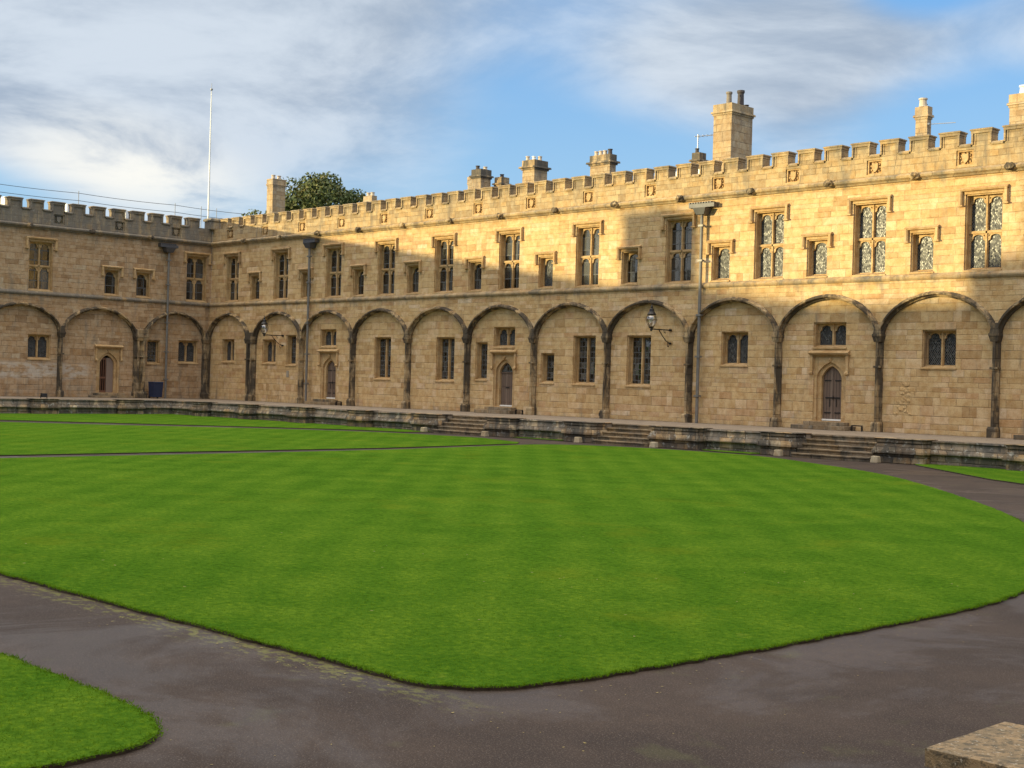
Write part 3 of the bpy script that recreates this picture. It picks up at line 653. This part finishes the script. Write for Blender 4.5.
def wing(root, rot, u0, u1, merl, wins, doors, pillars, wide, panels, bosses, sw, sp, sc):
    """a wing in its own frame: x along the front, y into the building"""
    holes_g, holes_u = [], []
    for (k, x, z) in wins:
        w, h = WD[k]; r = [(x-w/2, z), (x+w/2, z), (x+w/2, z+h), (x-w/2, z+h)]; (holes_u if z > 6 else holes_g).append(r)
    for d in doors: holes_g.append([(d['x']-.8, d['z']), (d['x']+.8, d['z']), (d['x']+.8, 3.12), (d['x']-.8, 3.12)])
    m = MB()
    m.plate([(u0, -.3), (u1, -.3), (u1, 6.2), (u0, 6.2)], holes_g, 0, .45)
    m.plate([(u0, 6.2), (u1, 6.2), (u1, 10.3), (u0, 10.3)], holes_u, 0, .45)
    for a, b in zip(pillars[:-1], pillars[1:]):     # proud spandrels over each blind arch
        if b-a < 1: continue
        c = (a+b)/2; cv = arch_curve((b-a)-.30, 4.02, 1.60); cv = [(c+p, z) for p, z in cv]
        m.plate([(a+.0, 4.02), cv[0]]+cv[1:-1]+[cv[-1], (b, 4.02), (b, 6.19), (a, 6.19)], [], -.10, .02)
    dpt = 11.
    m.box(u0, u1, dpt-.4, dpt, -.3, 11.); m.box(u0, u0+.4, .452, dpt-.402, -.3, 11.0); m.box(u1-.4, u1, .452, dpt-.402, -.3, 11.)
    put('wall', m.mesh('wing_wall', sw), root)
    m = MB(); m.box(u0+.41, u1-.41, .55, dpt-.42, 5.9, 6.1); m.box(u0+.41, u1-.41, 2.6, 2.7, -.3, 5.89); m.box(u0+.41, u1-.41, 2.6, 2.7, 6.11, 10.7)
    put('interior', m.mesh('interior', M_DARKR), root)
    m = MB(); m.box(u0+.02, u1-.02, .46, dpt-.02, 10.95, 11.06); m.prof([(1.2, 11.061), (6., 12.0), (10.5, 11.061)], u0+1, u1-1); put('roof', m.mesh('wing_roof', M_ROOF), root)
    m = MB(); m.prof([(.02, 6.18), (-.16, 6.20), (-.20, 6.27), (-.20, 6.33), (-.10, 6.42), (.02, 6.47)], u0, u1); put('string_course', m.mesh('string_course', sc), root)
    m = MB(); m.prof([(.02, 10.22), (-.08, 10.24), (-.12, 10.30), (-.22, 10.36), (-.24, 10.44), (-.10, 10.54), (.02, 10.56)], u0, u1); put('cornice', m.mesh('cornice', sc), root)
    m = MB(); m.plate([(u0, 10.3), (u1, 10.3), (u1, 11.42), (u0, 11.42)], [[(p-.36, 10.66), (p+.36, 10.66), (p+.36, 11.26), (p-.36, 11.26)] for p in panels], .0, .451)
    put('parapet', m.mesh('parapet', sp), root)
    mm = merlon_mesh(sp); cm = None
    for i, x in enumerate(merl): put('merlon', mm, root, loc=(x, 0, 11.30))
    ms = sorted(merl); wd = (ms[1]-ms[0])-.86
    m = MB(); m.prof([(-.06, 11.36), (-.085, 11.42), (.02, 11.50), (.42, 11.50), (.53, 11.42), (.53, 11.36)], -wd/2, wd/2); cm = m.mesh('crenel_coping', sc)
    for a, b in zip(ms[:-1], ms[1:]): put('crenel_coping', cm, root, loc=((a+b)/2, 0, 0))
    # carved panels in the parapet
    pm = []
    for v in range(3):
        m = MB(); m.box(-.355, .355, .16, .3, .005, .595)
        for (a, b, c, d) in ((-.355, -.28, .005, .595), (.28, .355, .005, .595)): m.box(a, b, .05, .159, c, d)
        m.box(-.279, .279, .05, .159, .54, .595); m.box(-.279, .279, .05, .159, .005, .05)
        m.plate([(-.13, .46), (.13, .46), (.13, .25), (.07, .15), (0, .09), (-.07, .15), (-.13, .25)], [], .03, .17)
        for q in range(9+v): a = q*2*math.pi/(9+v); m.lump((.215*math.cos(a), .12, .29+.20*math.sin(a)), .045, 1, .4, (1, 1, 1.2))
        pm.append(m.mesh('carved_panel', S_FRAME if sp is S_PAR else sp))
    for i, p in enumerate(panels): put('carved_panel', pm[i % 3], root, loc=(p, 0, 10.66))
    bmshs = []
    for v in range(3):
        m = MB(); m.lump((0, -.26, 0), .17, 2, .28, (1.1, 1, .95)); m.lump((.11, -.28, .08), .08, 1, .3); m.lump((-.10, -.30, -.05), .08, 1, .3); bmshs.append(m.mesh('carved_boss', S_RIB))
    for i, p in enumerate(bosses): put('carved_boss', bmshs[i % 3], root, loc=(p, 0, 10.40))
    # pillars and ribs of the unbuilt cloister
    def pillar(w):
        m = MB(); h = w/2
        m.box(-h-.04, h+.04, -.37, .01, .0, .34); m.box(-h-.04, h+.04, -.37, .01, .34, .42, top=(.03, -.03, .05, 0))
        n = 1 if w < .6 else 2; ww = w/n
        for i in range(n):
            c = -h+ww*(i+.5); q = ww/2-.01
            pts = [(c-q, .01), (c-q, -.10), (c-q*.45, -.24), (c-q*.4, -.32), (c+q*.4, -.32), (c+q*.45, -.24), (c+q, -.10), (c+q, .01)]
            m.plate(pts, [], .41, 3.72, axis='z')
            m.box(c-q-.012, c+q+.012, -.335, .012, 2.64, 2.72)
        m.box(-h-.0, h+.0, -.33, .01, 3.70, 3.90, top=(-.05, .05, -.04, 0)); m.box(-h-.06, h+.06, -.385, .01, 3.90, 4.02); m.box(-h-.04, h+.04, -.35, .01, 4.02, 4.42, top=(.07, -.07, .03, 0))
        return m.mesh('pillar', S_RIB, .01)
    p1, p2 = pillar(.30), pillar(.86)
    for p in pillars: put('pillar', p2 if p in wide else p1, root, loc=(p, 0, 0))
    am = {}
    for a, b in zip(pillars[:-1], pillars[1:]):
        wa = .43 if a in wide else .12; wb = .43 if b in wide else .12
        a2, b2 = a+wa-.1, b-wb+.1
        key = round(b2-a2, 2)
        if key not in am:
            m = MB(); cv = arch_curve(key-.12, 4.08, 1.56)
            m.sweep_xz(cv, [(-.11, .0), (-.12, -.13), (-.05, -.18), (-.035, -.34), (.035, -.34), (.05, -.26), (.105, -.20), (.115, .0)])
            am[key] = m.mesh('arch_rib', S_RIB)
        put('arch_rib', am[key], root, loc=((a2+b2)/2, 0, 0))
    # windows
    cnt = 0
    for (k, x, z) in wins:
        fr, pa, hm, cur = WP[k]; cnt += 1
        w = put('window', fr, root, loc=(x, 0, z)); pn = put('pane', pa, w)
        if z > 6 and (x < 41 or rot) and not (int(x) % 7 == 3): pn.data = dark_pane(k)
        if hm: put('hood_mould', hm, w)
        if cnt % 3 != 1 or k == 'tall':
            for i, c in enumerate(cur):
                if (cnt+i) % 2 == 0: put('curtain', c, w)
    for d in doors: door(root, **d)

def tudor(w, z0, zs, zt, n=12):
    pts = [(-w/2, z0), (w/2, z0), (w/2, zs)]
    for i in range(1, 2*n):
        a = math.pi*i/(2*n); c = math.cos(a); s = abs(c)
        z = zs+(zt-zs)*(.72*math.sqrt(max(0, 1-s*s))+.28*(1-s)); pts.append((w/2*c, z))
    return pts+[(-w/2, zs)]
def door(root, x, z, leaf='oak', fan=False, hood=True, steps=2):
    zz = 0.
    m = MB(); H = 3.12-z
    m.plate([(-.8, 0), (.8, 0), (.8, H), (-.8, H)], [tudor(.98, .012, H-1.0, H-.42)], .16, .36)
    m.plate([(-.8, 0.0), (.8, 0.0), (.8, H-.001), (-.8, H-.001)], [tudor(1.34, .012, H-.95, H-.25)], .05, .159)
    if hood:
        o = .87
        m.prof([(-.003, H+.04), (-.16, H+.06), (-.20, H+.13), (-.13, H+.19), (-.003, H+.24)], -o-.1, o+.1)
        for s in (-1, 1): m.box(s*o-.06, s*o+.06, -.11, -.003, H-.68, H+.04); m.lump((s*o, -.12, H-.74), .10, 1, .2)
        m.box(-.8, .8, -.02, -.002, H+.001, H+.04)
        m.lump((0, .03, H-.14), .09, 1, .3)
    f = put('door_surround', m.mesh('door_surround', S_FRAME), root, loc=(x, 0, z))
    m = MB(); mat_ = {'oak': M_WOOD, 'red': M_RED, 'panel': M_WOOD}[leaf]
    if leaf == 'red':     # slatted gate leaf on the left, pale leaf on the right
        for a in (-.53, -.36, -.21, -.07): m.box(a, a+.045, .26, .31, .03, H-.62)
        for zb in (.03, .9, H-.72): m.box(-.53, -.02, .25, .32, zb, zb+.12)
        put('door', m.mesh('slatted_leaf', M_RED), root, loc=(x, 0, z), label='red-brown slatted door leaf')
        m = MB(); m.box(.02, .53, .27, .33, .02, H-.60); put('door', m.mesh('pale_leaf', M_CREAM), root, loc=(x, 0, z), label='plain grey-brown door leaf')
        m = MB(); m.box(-.53, .53, .9, .93, .0, H-.3); put('lobby', m.mesh('lobby', M_DARKR), root, loc=(x, 0, z))
    else:
        m.plate(tudor(1.08, .03, H-1.0, H-.40) if not fan else [(-.54, .03), (.54, .03), (.54, H-1.0), (-.54, H-1.0)], [], .30, .36)
        if fan:      # panelled leaf
            for (a, b) in ((-.44, -.06), (.06, .44)):
                for (c, e) in ((.25, .95), (1.08, H-1.15)): m.box(a, b, .285, .302, c, e)
            m.box(-.53, .53, .25, .34, H-1.0, H-.94)
        else: m.box(-.03, .03, .28, .302, .05, H-.6)
        dl = put('door', m.mesh('door_leaf', M_WOOD, .006), root, loc=(x, 0, z))
        m = MB(); 
        if fan: m.box(-.12, .12, .27, .284, 1.0, 1.06); 
        else:
            m.box(-.36, .36, .272, .281, .98, 1.03); m.box(-.42, -.10, .276, .2995, 1.72, 1.76); m.box(.10, .42, .276, .2995, 1.72, 1.76); m.box(-.42, -.10, .276, .2995, .35, .39); m.box(.10, .42, .276, .2995, .35, .39); m.tube([(.03, .26, 1.1), (.03, .24, 1.0), (.03, .26, .92)], .015, 6); m.box(-.16, -.12, .27, .279, .62, .95); m.box(.16, .2, .27, .279, .62, .95)
        put('handle', m.mesh('door_furniture', M_BLACK), dl)
        m = MB(); m.box(-.52, .52, .22, .29, .03, .10); put('threshold', m.mesh('threshold_strip', M_WHITE), dl)
        if fan:
            m = MB(); m.plate([(p, q) for p, q in tudor(1.0, H-.93, H-.92, H-.44)], [], .31, .325); put('fanlight', m.mesh('fanlight', G_SQ), dl)
    m = MB()
    m.box(-1.0, 1.0, -.42, .12, -.16, -.012); m.box(-1.32, 1.32, -.86, .01 if False else -.0, -z+.002, -.165)
    put('doorstep', m.mesh('doorstep', S_STEP, .012), root, loc=(x, 0, z))

# right-hand (sunlit) wing
north = put('college_wing', None, label='long two-storey honey stone wing with blind arches, its right half catching low sun', cat='building')
pil = [.0, 5.15, 10.65, 15.75, 20.8, 25.75, 30.78, 35.8, 40.85, 45.75, 50.7, 55.75, 60.8, 65.8, 70.8, 75.8]
merlA = [45.53+1.3345*k for k in range(-34, 23)]
merlA = [x for x in merlA if x > .6]
winsA = [('large', x, 6.5) for x in (2.5, 8.05, 13.5, 18.5, 23.5, 28.65, 34.2, 39.95, 45.02, 50.02, 55.03, 60.0, 65., 70.)]
winsA += [('small', x, 6.52) for x in (5.2, 10.75, 15.95, 20.9, 26.05, 31.35, 36.98, 42.41, 47.51, 52.44, 57.5, 62.5, 67.5)]
winsA += [('cusped', 53.29, 2.67), ('over', 48.25, 3.48), ('cusped', 43.31, 2.67), ('tall', 37.7, 1.63), ('tall', 34.17, 1.64), ('single', 31.65, 1.66), ('over', 28.45, 3.48), ('slim', 26.72, 1.73), ('tall', 23.82, 1.62),
          ('tall', 18.38, 1.64), ('over', 13.15, 3.50), ('cusped', 6.96, 2.45), ('longlight', 9.35, 2.35), ('cusped', 2.25, 2.50), ('cusped', 63.3, 2.67), ('cusped', 68.3, 2.67), ('over', 58.2, 3.48)]
doorsA = [dict(x=48.3, z=.34), dict(x=28.5, z=.34, fan=True), dict(x=13.3, z=.34), dict(x=58.2, z=.34)]
wing(north, 0, .0, 80., merlA, winsA, doorsA, pil, (5.15,), [46.17+4.003*k for k in range(-11, 7)], [48.15+4.003*k for k in range(-11, 6)], S_WALL, S_PAR, S_CAP)
# left-hand (shaded) wing: same frame turned by 90 degrees, its x is the world's y
west = put('college_wing', None, rz=R(90), label='shaded left wing of the honey stone court with dark grey battlements', cat='building')
winsB = [('large', x, 6.5) for x in (-1.12, -12.05, -17.1, -22.1, -27.1, -32.1)]+[('small', x, 6.52) for x in (-5.06, -7.29, -19.6, -24.6, -29.6)]
winsB += [('cusped', -12.03, 2.3), ('cusped', -1.63, 2.35), ('single', -4.2, 2.25), ('cusped', -18.1, 2.3), ('cusped', -23.1, 2.3), ('cusped', -33.1, 2.3)]
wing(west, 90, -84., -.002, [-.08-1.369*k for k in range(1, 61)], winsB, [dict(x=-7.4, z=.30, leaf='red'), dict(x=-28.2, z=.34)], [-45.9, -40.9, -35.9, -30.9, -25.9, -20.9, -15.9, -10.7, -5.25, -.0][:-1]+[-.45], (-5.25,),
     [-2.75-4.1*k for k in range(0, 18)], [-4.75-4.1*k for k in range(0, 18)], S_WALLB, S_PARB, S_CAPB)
# where the two parapets meet, a corner merlon standing on the inner angle
m = MB(); m.box(-.42, .42, -.42, .42, 0, .56); m.box(-.5, .5, -.5, .5, .56, .68); m.box(-.5, .5, -.5, .5, .68, .76, top=(.1, -.1, .1, -.1)); put('corner_merlon', m.mesh('corner_merlon', S_CAPB, .012), north, loc=(-.12, .12, 11.38))
# unseen attic and turret, added to help the hall shade the sunlit front
m = MB(); m.box(-83, -71.6, .6, 9.5, 11.07, 12.75); put('shadow_attic', m.mesh('shadow_attic', S_WALL), west)
m = MB(); m.box(-2.35, 2.35, -.9, 1.1, -.8, 15.7); m.box(-2.5, 2.5, -1.05, 1.25, 15.7, 15.95); m.lathe((0, 0, 15.95), [(1.0, 0), (.9, .15), (.3, .3), (.05, .35)], 12)
put('shadow_turret', m.mesh('shadow_turret', S_WALL), west, loc=(-69.05, .9, 0))
hall = put('hall', None, loc=(0, -92, 0), label='tall stone hall across the court, outside the picture', cat='building')
m = MB(); m.box(-11, 5.4, -8, 7, -.8, 12.85); m.box(5.41, 7.7, -8, 7, -.8, 14.6); m.box(7.71, 75, -8, 7, -.8, 20.5); m.prof([(-8, 20.5), (-.5, 23.), (7, 20.5)], 7.71, 75); put('wall', m.mesh('hall_wall', S_WALL), hall)  # low step added at the hall's end to shape its shadow edge
east = put('college_wing', None, rz=R(-90), loc=(88.3, 0, 0), label='two-storey stone wing behind the viewer, outside the picture', cat='building')
m = MB(); m.box(0, 85, 0, 9, -.8, 11.5); put('wall', m.mesh('east_wall', S_WALL), east)
m = MB()
for k in range(1, 60): m.box(k*1.4, k*1.4+.85, 0, .45, 11.5, 12.1)
put('battlement', m.mesh('east_battlement', S_CAP), east)

# rainwater pipes
def downpipe(root, x, y, z0, wide=1.45):
    m = MB()
    m.tube([(x, y, z0), (x, y, 9.8)], .075, 12)
    for z in (1.2, 3.0, 4.9, 7.4, 9.0): m.box(x-.13, x+.13, y-.10, y+.11, z, z+.09)
    p = put('downpipe', m.mesh('downpipe', M_PIPE), root)
    m = MB(); m.box(x-.22, x+.22, y-.16, -.0, 9.55, 9.85, top=(-.15, .15, -.1, 0)); m.box(x-wide/2, x+wide/2, -.36, -.02, 9.88, 10.06)
    k = int(wide/.15)
    for i in range(k): m.box(x-wide/2+i*.15+.01, x-wide/2+i*.15+.09, -.38, -.0, 10.06, 10.13)
    put('hopper', m.mesh('hopper_head', M_LEAD), p)
downpipe(north, 41.5, -.28, 0.); downpipe(north, 11.42, -.28, 0., 1.2); downpipe(west, -3.42, -.28, 0., 1.3)
m = MB(); m.box(35.25, 35.6, -.012, .02, .12, .27); put('vent', m.mesh('vent', M_VENT), north)
m = MB(); m.box(8.95, 9.2, -.03, -.001, 1.6, 2.0); put('plaque', m.mesh('plaque', M_AMBER), north)
# eroded carving scar low on the wall of the second bay from the right
m = MB()
for i in range(34):
    a = random.random(); zz = .75+1.35*a; xx = 51.75+random.uniform(-.42, .42)*(1-a*.75)+.1; m.lump((xx, -.0, zz), random.uniform(.05, .11), 1, .5, (1.2, .35, .9))
put('eroded_carving', m.mesh('eroded_carving', S_WALL), north)

# chimneys
def chimney(x0, x1, y0, y1, zt, pots, capm=None, cap=.14, label=None, z0=11.):
    m = MB(); m.box(x0, x1, y0, y1, z0, zt-.56)
    c = put('chimney', m.mesh('chimney_shaft', S_CHIM), north)
    m = MB(); m.box(x0-cap*.4, x1+cap*.4, y0-cap*.4, y1+cap*.4, zt-.56, zt-.46); m.box(x0-cap, x1+cap, y0-cap, y1+cap, zt-.46, zt-.36, top=(.02, -.02, .02, -.02)); m.box(x0-.03, x1+.03, y0-.03, y1+.03, zt-.36, zt)
    k = max(2, int((y1-y0)/.45))
    put('cap', m.mesh('chimney_cap', capm or S_CHCAP, .01), c)
    for (px, py, h, r, mm) in pots:
        m = MB(); m.lathe((x0+(x1-x0)*px, y0+(y1-y0)*py, zt), [(r*1.1, 0), (r, .06), (r*.9, h*.8), (r*1.15, h*.85), (r*1.15, h), (r*.8, h), (r*.75, h*.6)], 12); put('chimney_pot', m.mesh('chimney_pot', mm), c)
    return c
chimney(-3.99, -3.25, 7, 8.1, 16.0, [(.5, .25, .3, .14, M_POT), (.5, .7, .3, .14, M_POT)], S_CHIM, .07)
chimney(3.58, 4.48, 10., 10.4, 14.5, [(.3, .5, .25, .14, M_POT), (.8, .5, .25, .14, M_POT)], S_CHIM, .08)
chimney(19.09, 19.88, 6, 6.83, 14.45, [(.3, .3, .25, .12, M_POTD), (.7, .7, .2, .12, M_POT)])
chimney(15.47, 16.03, 9, 9.17, 14.7, [], S_CHIM, .05)
chimney(20.2, 20.75, 6.9, 7.5, 14.0, [(.5, .5, .2, .12, M_POTD)])
chimney(24.44, 25.39, 5, 6.05, 14.35, [(.2, .2, .26, .11, M_POT), (.5, .4, .26, .11, M_WHITE), (.8, .6, .26, .11, M_POT), (.5, .85, .26, .11, M_POTD)], None, .18)
chimney(29.67, 31.09, 5, 5.5, 14.10, [(.15, .5, .26, .11, M_POT), (.38, .5, .26, .11, M_POT), (.6, .5, .26, .11, M_POT), (.85, .5, .3, .12, M_POTD)], None, .18)
c6 = chimney(35.13, 35.59, 7, 7.5, 14.0, [(.3, .4, .25, .1, M_POTD)], None, .15)
chimney(37.98, 39.09, 5, 6.76, 15.85, [(.62, .18, .62, .14, M_CHP), (.75, .62, .80, .17, M_POTD), (.75, .9, .15, .12, M_POTD)], S_CAP, .12)
c8 = chimney(49.18, 49.75, 5, 5.35, 14.35, [(.5, .3, .38, .17, M_POT), (.5, .8, .15, .1, M_POTD)], S_CHIM, .1)
chimney(53.54, 54.30, 5, 5.8, 14.35, [(.6, .4, .38, .17, M_WHITE)], S_CHIM, .1)
m = MB(); m.tube([(35.3, 7.2, 14.2), (35.3, 7.2, 15.0)], .03, 6); m.tube([(35.1, 7.2, 14.9), (36.5, 7.3, 14.85)], .02, 5)
for i in range(5): m.tube([(35.25+i*.25, 7.0, 14.88), (35.25+i*.25, 7.45, 14.88)], .012, 4)
put('aerial', m.mesh('aerial', M_STEEL), c6)
m = MB(); m.tube([(49.75, 5.1, 13.55), (51.0, 5.2, 13.5)], .018, 6); m.lump((49.8, 5.05, 13.55), .07, 1, 0); put('aerial', m.mesh('aerial', M_STEEL), c8)
# pale rooflight kerbs glimpsed through the battlements
for x, y, w, zt in ((22.9, 3.0, .9, 12.35), (25.3, 3.0, 1.1, 12.25), (33.3, 3.0, 1.2, 12.3), (35.0, 3.0, 1.0, 12.35), (37.1, 3.2, .9, 12.4), (31.5, 3.0, .8, 12.3), (38.7, 3., 1.1, 12.35)):
    m = MB(); m.box(x-w/2, x+w/2, y, y+.9, 11.1, zt, top=(.08, -.08, .25, 0)); put('rooflight', m.mesh('rooflight', M_WHITE, .01), north)
for x in (-8.9, -4.8, -13.0):
    m = MB(); m.box(x-.45, x+.45, 2.2, 3.2, 11.1, 12.28); put('rooflight', m.mesh('rooflight', M_WHITE, .01), west)

# ------------------------------------------------------------------ loose things
def lantern(loc, label, s=1.):
    r = put('wall_lantern', None, loc=loc, label=label, cat='lantern', group='iron lanterns on scroll brackets')
    L = 1.45
    m = MB(); m.tube([(0, -.10, 0), (0, -L, .0)], .028, 8); m.box(-.05, .05, -.10-.02, -.0, -.8, .12) if False else None
    m.tube([(0, -.105, -.60), (0, -.35, -.52), (0, -.62, -.30), (0, -.85, -.06), (0, -.9, -.01)], .022, 8)
    sc = [(0, -.105-.12*(1-math.cos(a))*.5-.03, -.68-.10*math.sin(a)) for a in [i*.5 for i in range(11)]]; m.tube(sc, .02, 6)
    m.tube([(0, -.55, 0), (0, -.5, -.12), (0, -.42, -.16), (0, -.40, -.08)], .015, 6)
    m.tube([(0, .02, 0), (0, -.12, 0)], .06, 8); m.tube([(0, .02, -.62), (0, -.12, -.62)], .05, 8)
    put('bracket', m.mesh('bracket', M_BLACK), r)
    m = MB(); c = (0, -L, .0)
    m.lathe(c, [(.03, -.10), (.07, -.04), (.05, .02), (.12, .06), (.13, .10)], 8)
    for k in range(8):
        a = 2*math.pi*k/8; pr = [(.13, .10), (.235, .30), (.26, .42), (.23, .56), (.17, .66)]
        m.tube([(math.cos(a)*q, -L+math.sin(a)*q, h) for q, h in pr], .008, 5)
    m.lathe(c, [(.262, .405), (.272, .42), (.262, .435)], 16) if False else None
    ring = [(math.cos(2*math.pi*k/24)*.265, -L+math.sin(2*math.pi*k/24)*.265, .42) for k in range(25)]; m.tube(ring, .009, 5)
    m.lathe(c, [(.20, .65), (.22, .68), (.12, .80), (.10, .92), (.05, .97), (.06, 1.02), (.02, 1.10), (.012, 1.2)], 12)
    put('cage', m.mesh('lantern_cage', M_BLACK), r)
    m = MB(); m.lathe(c, [(.11, .10), (.22, .30), (.245, .42), (.215, .56), (.15, .66)], 16); me = m.mesh('lantern_glass', M_LG, smooth=True); put('glass', me, r)
    return r
mlg, t, bs = mat('lantern_glass'); t.n.remove(bs); g1 = t.new('ShaderNodeBsdfGlossy'); g1.inputs['Roughness'].default_value = .05
tp = t.new('ShaderNodeBsdfTransparent'); tp.inputs[0].default_value = (.9, .9, .88, 1); mxs = t.new('ShaderNodeMixShader'); mxs.inputs[0].default_value = .28
t.l.new(tp.outputs[0], mxs.inputs[1]); t.l.new(g1.outputs[0], mxs.inputs[2]); t.l.new(mxs.outputs[0], t.n['Material Output'].inputs[0]); M_LG = mlg
lantern((39.65, 0, 4.28), 'large black iron lantern with round glass, left of the tall rainwater pipe')
lantern((8.5, 0, 4.20), 'small distant iron lantern on a bracket near the inner corner')

# boot scrapers by the doors
for x, l in ((49.95, 'beside the oak door at the right'), (30.15, 'beside the door with the arched fanlight'), (14.95, 'beside the far door near the corner')):
    r = put('boot_scraper', None, loc=(x, -.45, 0), label='low black iron boot scraper '+l, cat='boot scraper', group='boot scrapers by the doors')
    m = MB(); m.box(-.26, .26, -.02, .02, .20, .25); put('blade', m.mesh('scraper_blade', M_BLACK), r)
    for s in (-1, 1): m = MB(); m.box(s*.24-.02, s*.24+.02, -.05, .05, 0, .2); put('leg', m.mesh('scraper_leg', M_BLACK), r)
# bin, in the left wing's second bay
b = put('wheeled_bin', None, loc=(1.0, -4.55, 0), rz=R(90), label='dark navy bin standing against the left wing beside the rainwater pipe', cat='bin')
m = MB(); m.box(-.30, .30, -.30, .30, .08, 1.02, top=(-.05, .05, -.05, .05)); put('body', m.mesh('bin_body', M_NAVY, .02), b)
m = MB(); m.box(-.37, .37, -.38, .38, 1.021, 1.08, top=(.03, -.03, .03, -.03)); m.tube([(-.3, .40, 1.05), (.3, .40, 1.05)], .025, 6); put('lid', m.mesh('bin_lid', M_NAVY, .015), b)
for s in (-1, 1): m = MB(); m.tube([(s*.32, .26, .10), (s*.27, .26, .10)], .10, 14); put('wheel', m.mesh('bin_wheel', M_BLACK), b)
b = put('floodlight', None, loc=(6.1, -14.6, 0), label='small black ground floodlight on the terrace edge below the left wing', cat='floodlight')
m = MB(); m.box(-.14, .14, -.17, .17, .10, .32, top=(.04, -.04, .02, -.02)); put('housing', m.mesh('flood_housing', M_BLACK, .02), b)
m = MB(); m.box(-.03, .03, -.2, -.175, 0, .22); m.box(-.03, .03, .175, .2, 0, .22); put('bracket', m.mesh('flood_bracket', M_BLACK), b)

# flagpole
f = put('flagpole', None, loc=(-19.8, 12, 0), label='tall thin white flagpole rising behind the corner of the court', cat='flagpole')
m = MB(); m.tube([(0, 0, -.8), (0, 0, 14), (0, 0, 25.3)], [.10, .085, .04], 12); put('pole', m.mesh('flagpole', M_WHITE), f)
m = MB(); m.lump((0, 0, 25.5), .12, 2, 0); m.tube([(0, 0, 25.3), (0, 0, 26.)], .02, 6); put('finial', m.mesh('finial', M_STEEL), f)
# roof-edge safety rail on the left wing
rl = put('safety_rail', None, loc=(-1.0, 0, 0), label='thin wire safety rail on posts along the roof of the left wing', cat='safety rail')
for y in (-44.5, -37.5, -30.2, -23.2, -16.2, -9.2, -2.3, -.3, .9): m = MB(); m.tube([(0, y, 11.1), (0, y, 13.0)], .022, 6); put('post', m.mesh('rail_post', M_STEEL), rl)
for z in (12.87, 12.40):
    m = MB(); pts = []
    ys = [-44.5, -37.5, -30.2, -23.2, -16.2, -9.2, -2.3, 4.]
    for a, bb in zip(ys[:-1], ys[1:]):
        for k in range(6): s = k/6; pts.append((0, a+(bb-a)*s, z-.06*4*s*(1-s)))
    m.tube(pts, .016, 5); put('wire', m.mesh('rail_wire', M_BLACK), rl)

# the foreground pier top
s = put('stone_pier', None, loc=(0, 0, 0), label='broad lichened stone slab capping a low pier in the bottom right foreground', cat='stone pier')
m = MB(); m.plate(jag([(77.40, -44.845), (79.3, -44.845), (79.3, -44.03), (77.40, -44.05)][::-1], .003, .12), [], 0., -.085, axis='z'); put('cap', m.mesh('pier_cap', M_SLAB, .004), s)
m = MB(); m.plate([(77.46, -44.79), (79.2, -44.79), (79.2, -44.10), (77.46, -44.10)], [], -.086, G+.0, axis='z'); put('shaft', m.mesh('pier_shaft', S_STEP), s)

# ------------------------------------------------------------------ trees behind the corner
def tree(loc, base, top, rx, n, label, lm, seed, sparse=1.):
    rs = np.random.default_rng(seed); r = put('broadleaf_tree', None, loc=loc, label=label, cat='tree', group='trees behind the wing')
    cz = (base+top)/2; rz = (top-base)/2
    m = MB(); m.tube([(0, 0, -.8), (.1, 0, base*.5), (0, .2, base+1), (.1, 0, cz+rz*.3)], [.5, .42, .32, .1], 10); put('trunk', m.mesh('trunk', M_BARK), r)
    m = MB(); cl = []
    for i in range(58):
        d = rs.normal(size=3); d /= np.linalg.norm(d); k = .45+.5*rs.random()
        c = np.array([d[0]*rx*k, d[1]*rx*k, cz+d[2]*rz*k]); cl.append((c, rx*(.17+.16*rs.random())))
        if i < 26: a = np.array([0, 0, base+rs.random()*(cz-base)]); mid = a*.5+c*.5+np.array([0, 0, -.3]); m.tube([tuple(a), tuple(mid), tuple(c)], [.14, .08, .03], 6)
    put('limbs', m.mesh('limbs', M_BARK), r)
    V = []; 
    for c, rad in cl:
        k = int(n/len(cl)); d = rs.normal(size=(k, 3)); d /= np.linalg.norm(d, axis=1)[:, None]; q = rad*(.55+.5*rs.random(k)**.6)[:, None]
        p = c+d*q*np.array([1.15, 1.15, .85]); s = rs.uniform(.10, .20, k)[:, None]
        a = rs.normal(size=(k, 3)); a /= np.linalg.norm(a, axis=1)[:, None]; b_ = np.cross(a, d+rs.normal(0, .4, (k, 3))); b_ /= np.linalg.norm(b_, axis=1)[:, None]
        V.append(np.stack([p-a*s, p-b_*s*.6, p+a*s, p+b_*s*.6], 1))
    V = np.concatenate(V); k = len(V); me = bpy.data.meshes.new('crown'); me.vertices.add(4*k); me.vertices.foreach_set('co', V.ravel()); me.loops.add(4*k); me.loops.foreach_set('vertex_index', np.arange(4*k))
    me.polygons.add(k); me.polygons.foreach_set('loop_start', np.arange(0, 4*k, 4)); me.update(calc_edges=True); me.materials.append(lm); put('crown', me, r)
tree((-21.5, 25, 0), 12.6, 19.7, 4.7, 20000, 'dense dark green tree rising over the battlements right of the far chimney', M_LEAF, 3)
tree((-26.6, 22, 0), 13.0, 17.0, 1.9, 1900, 'sparse yellowing tree just left of the tall far chimney', M_LEAF, 5)
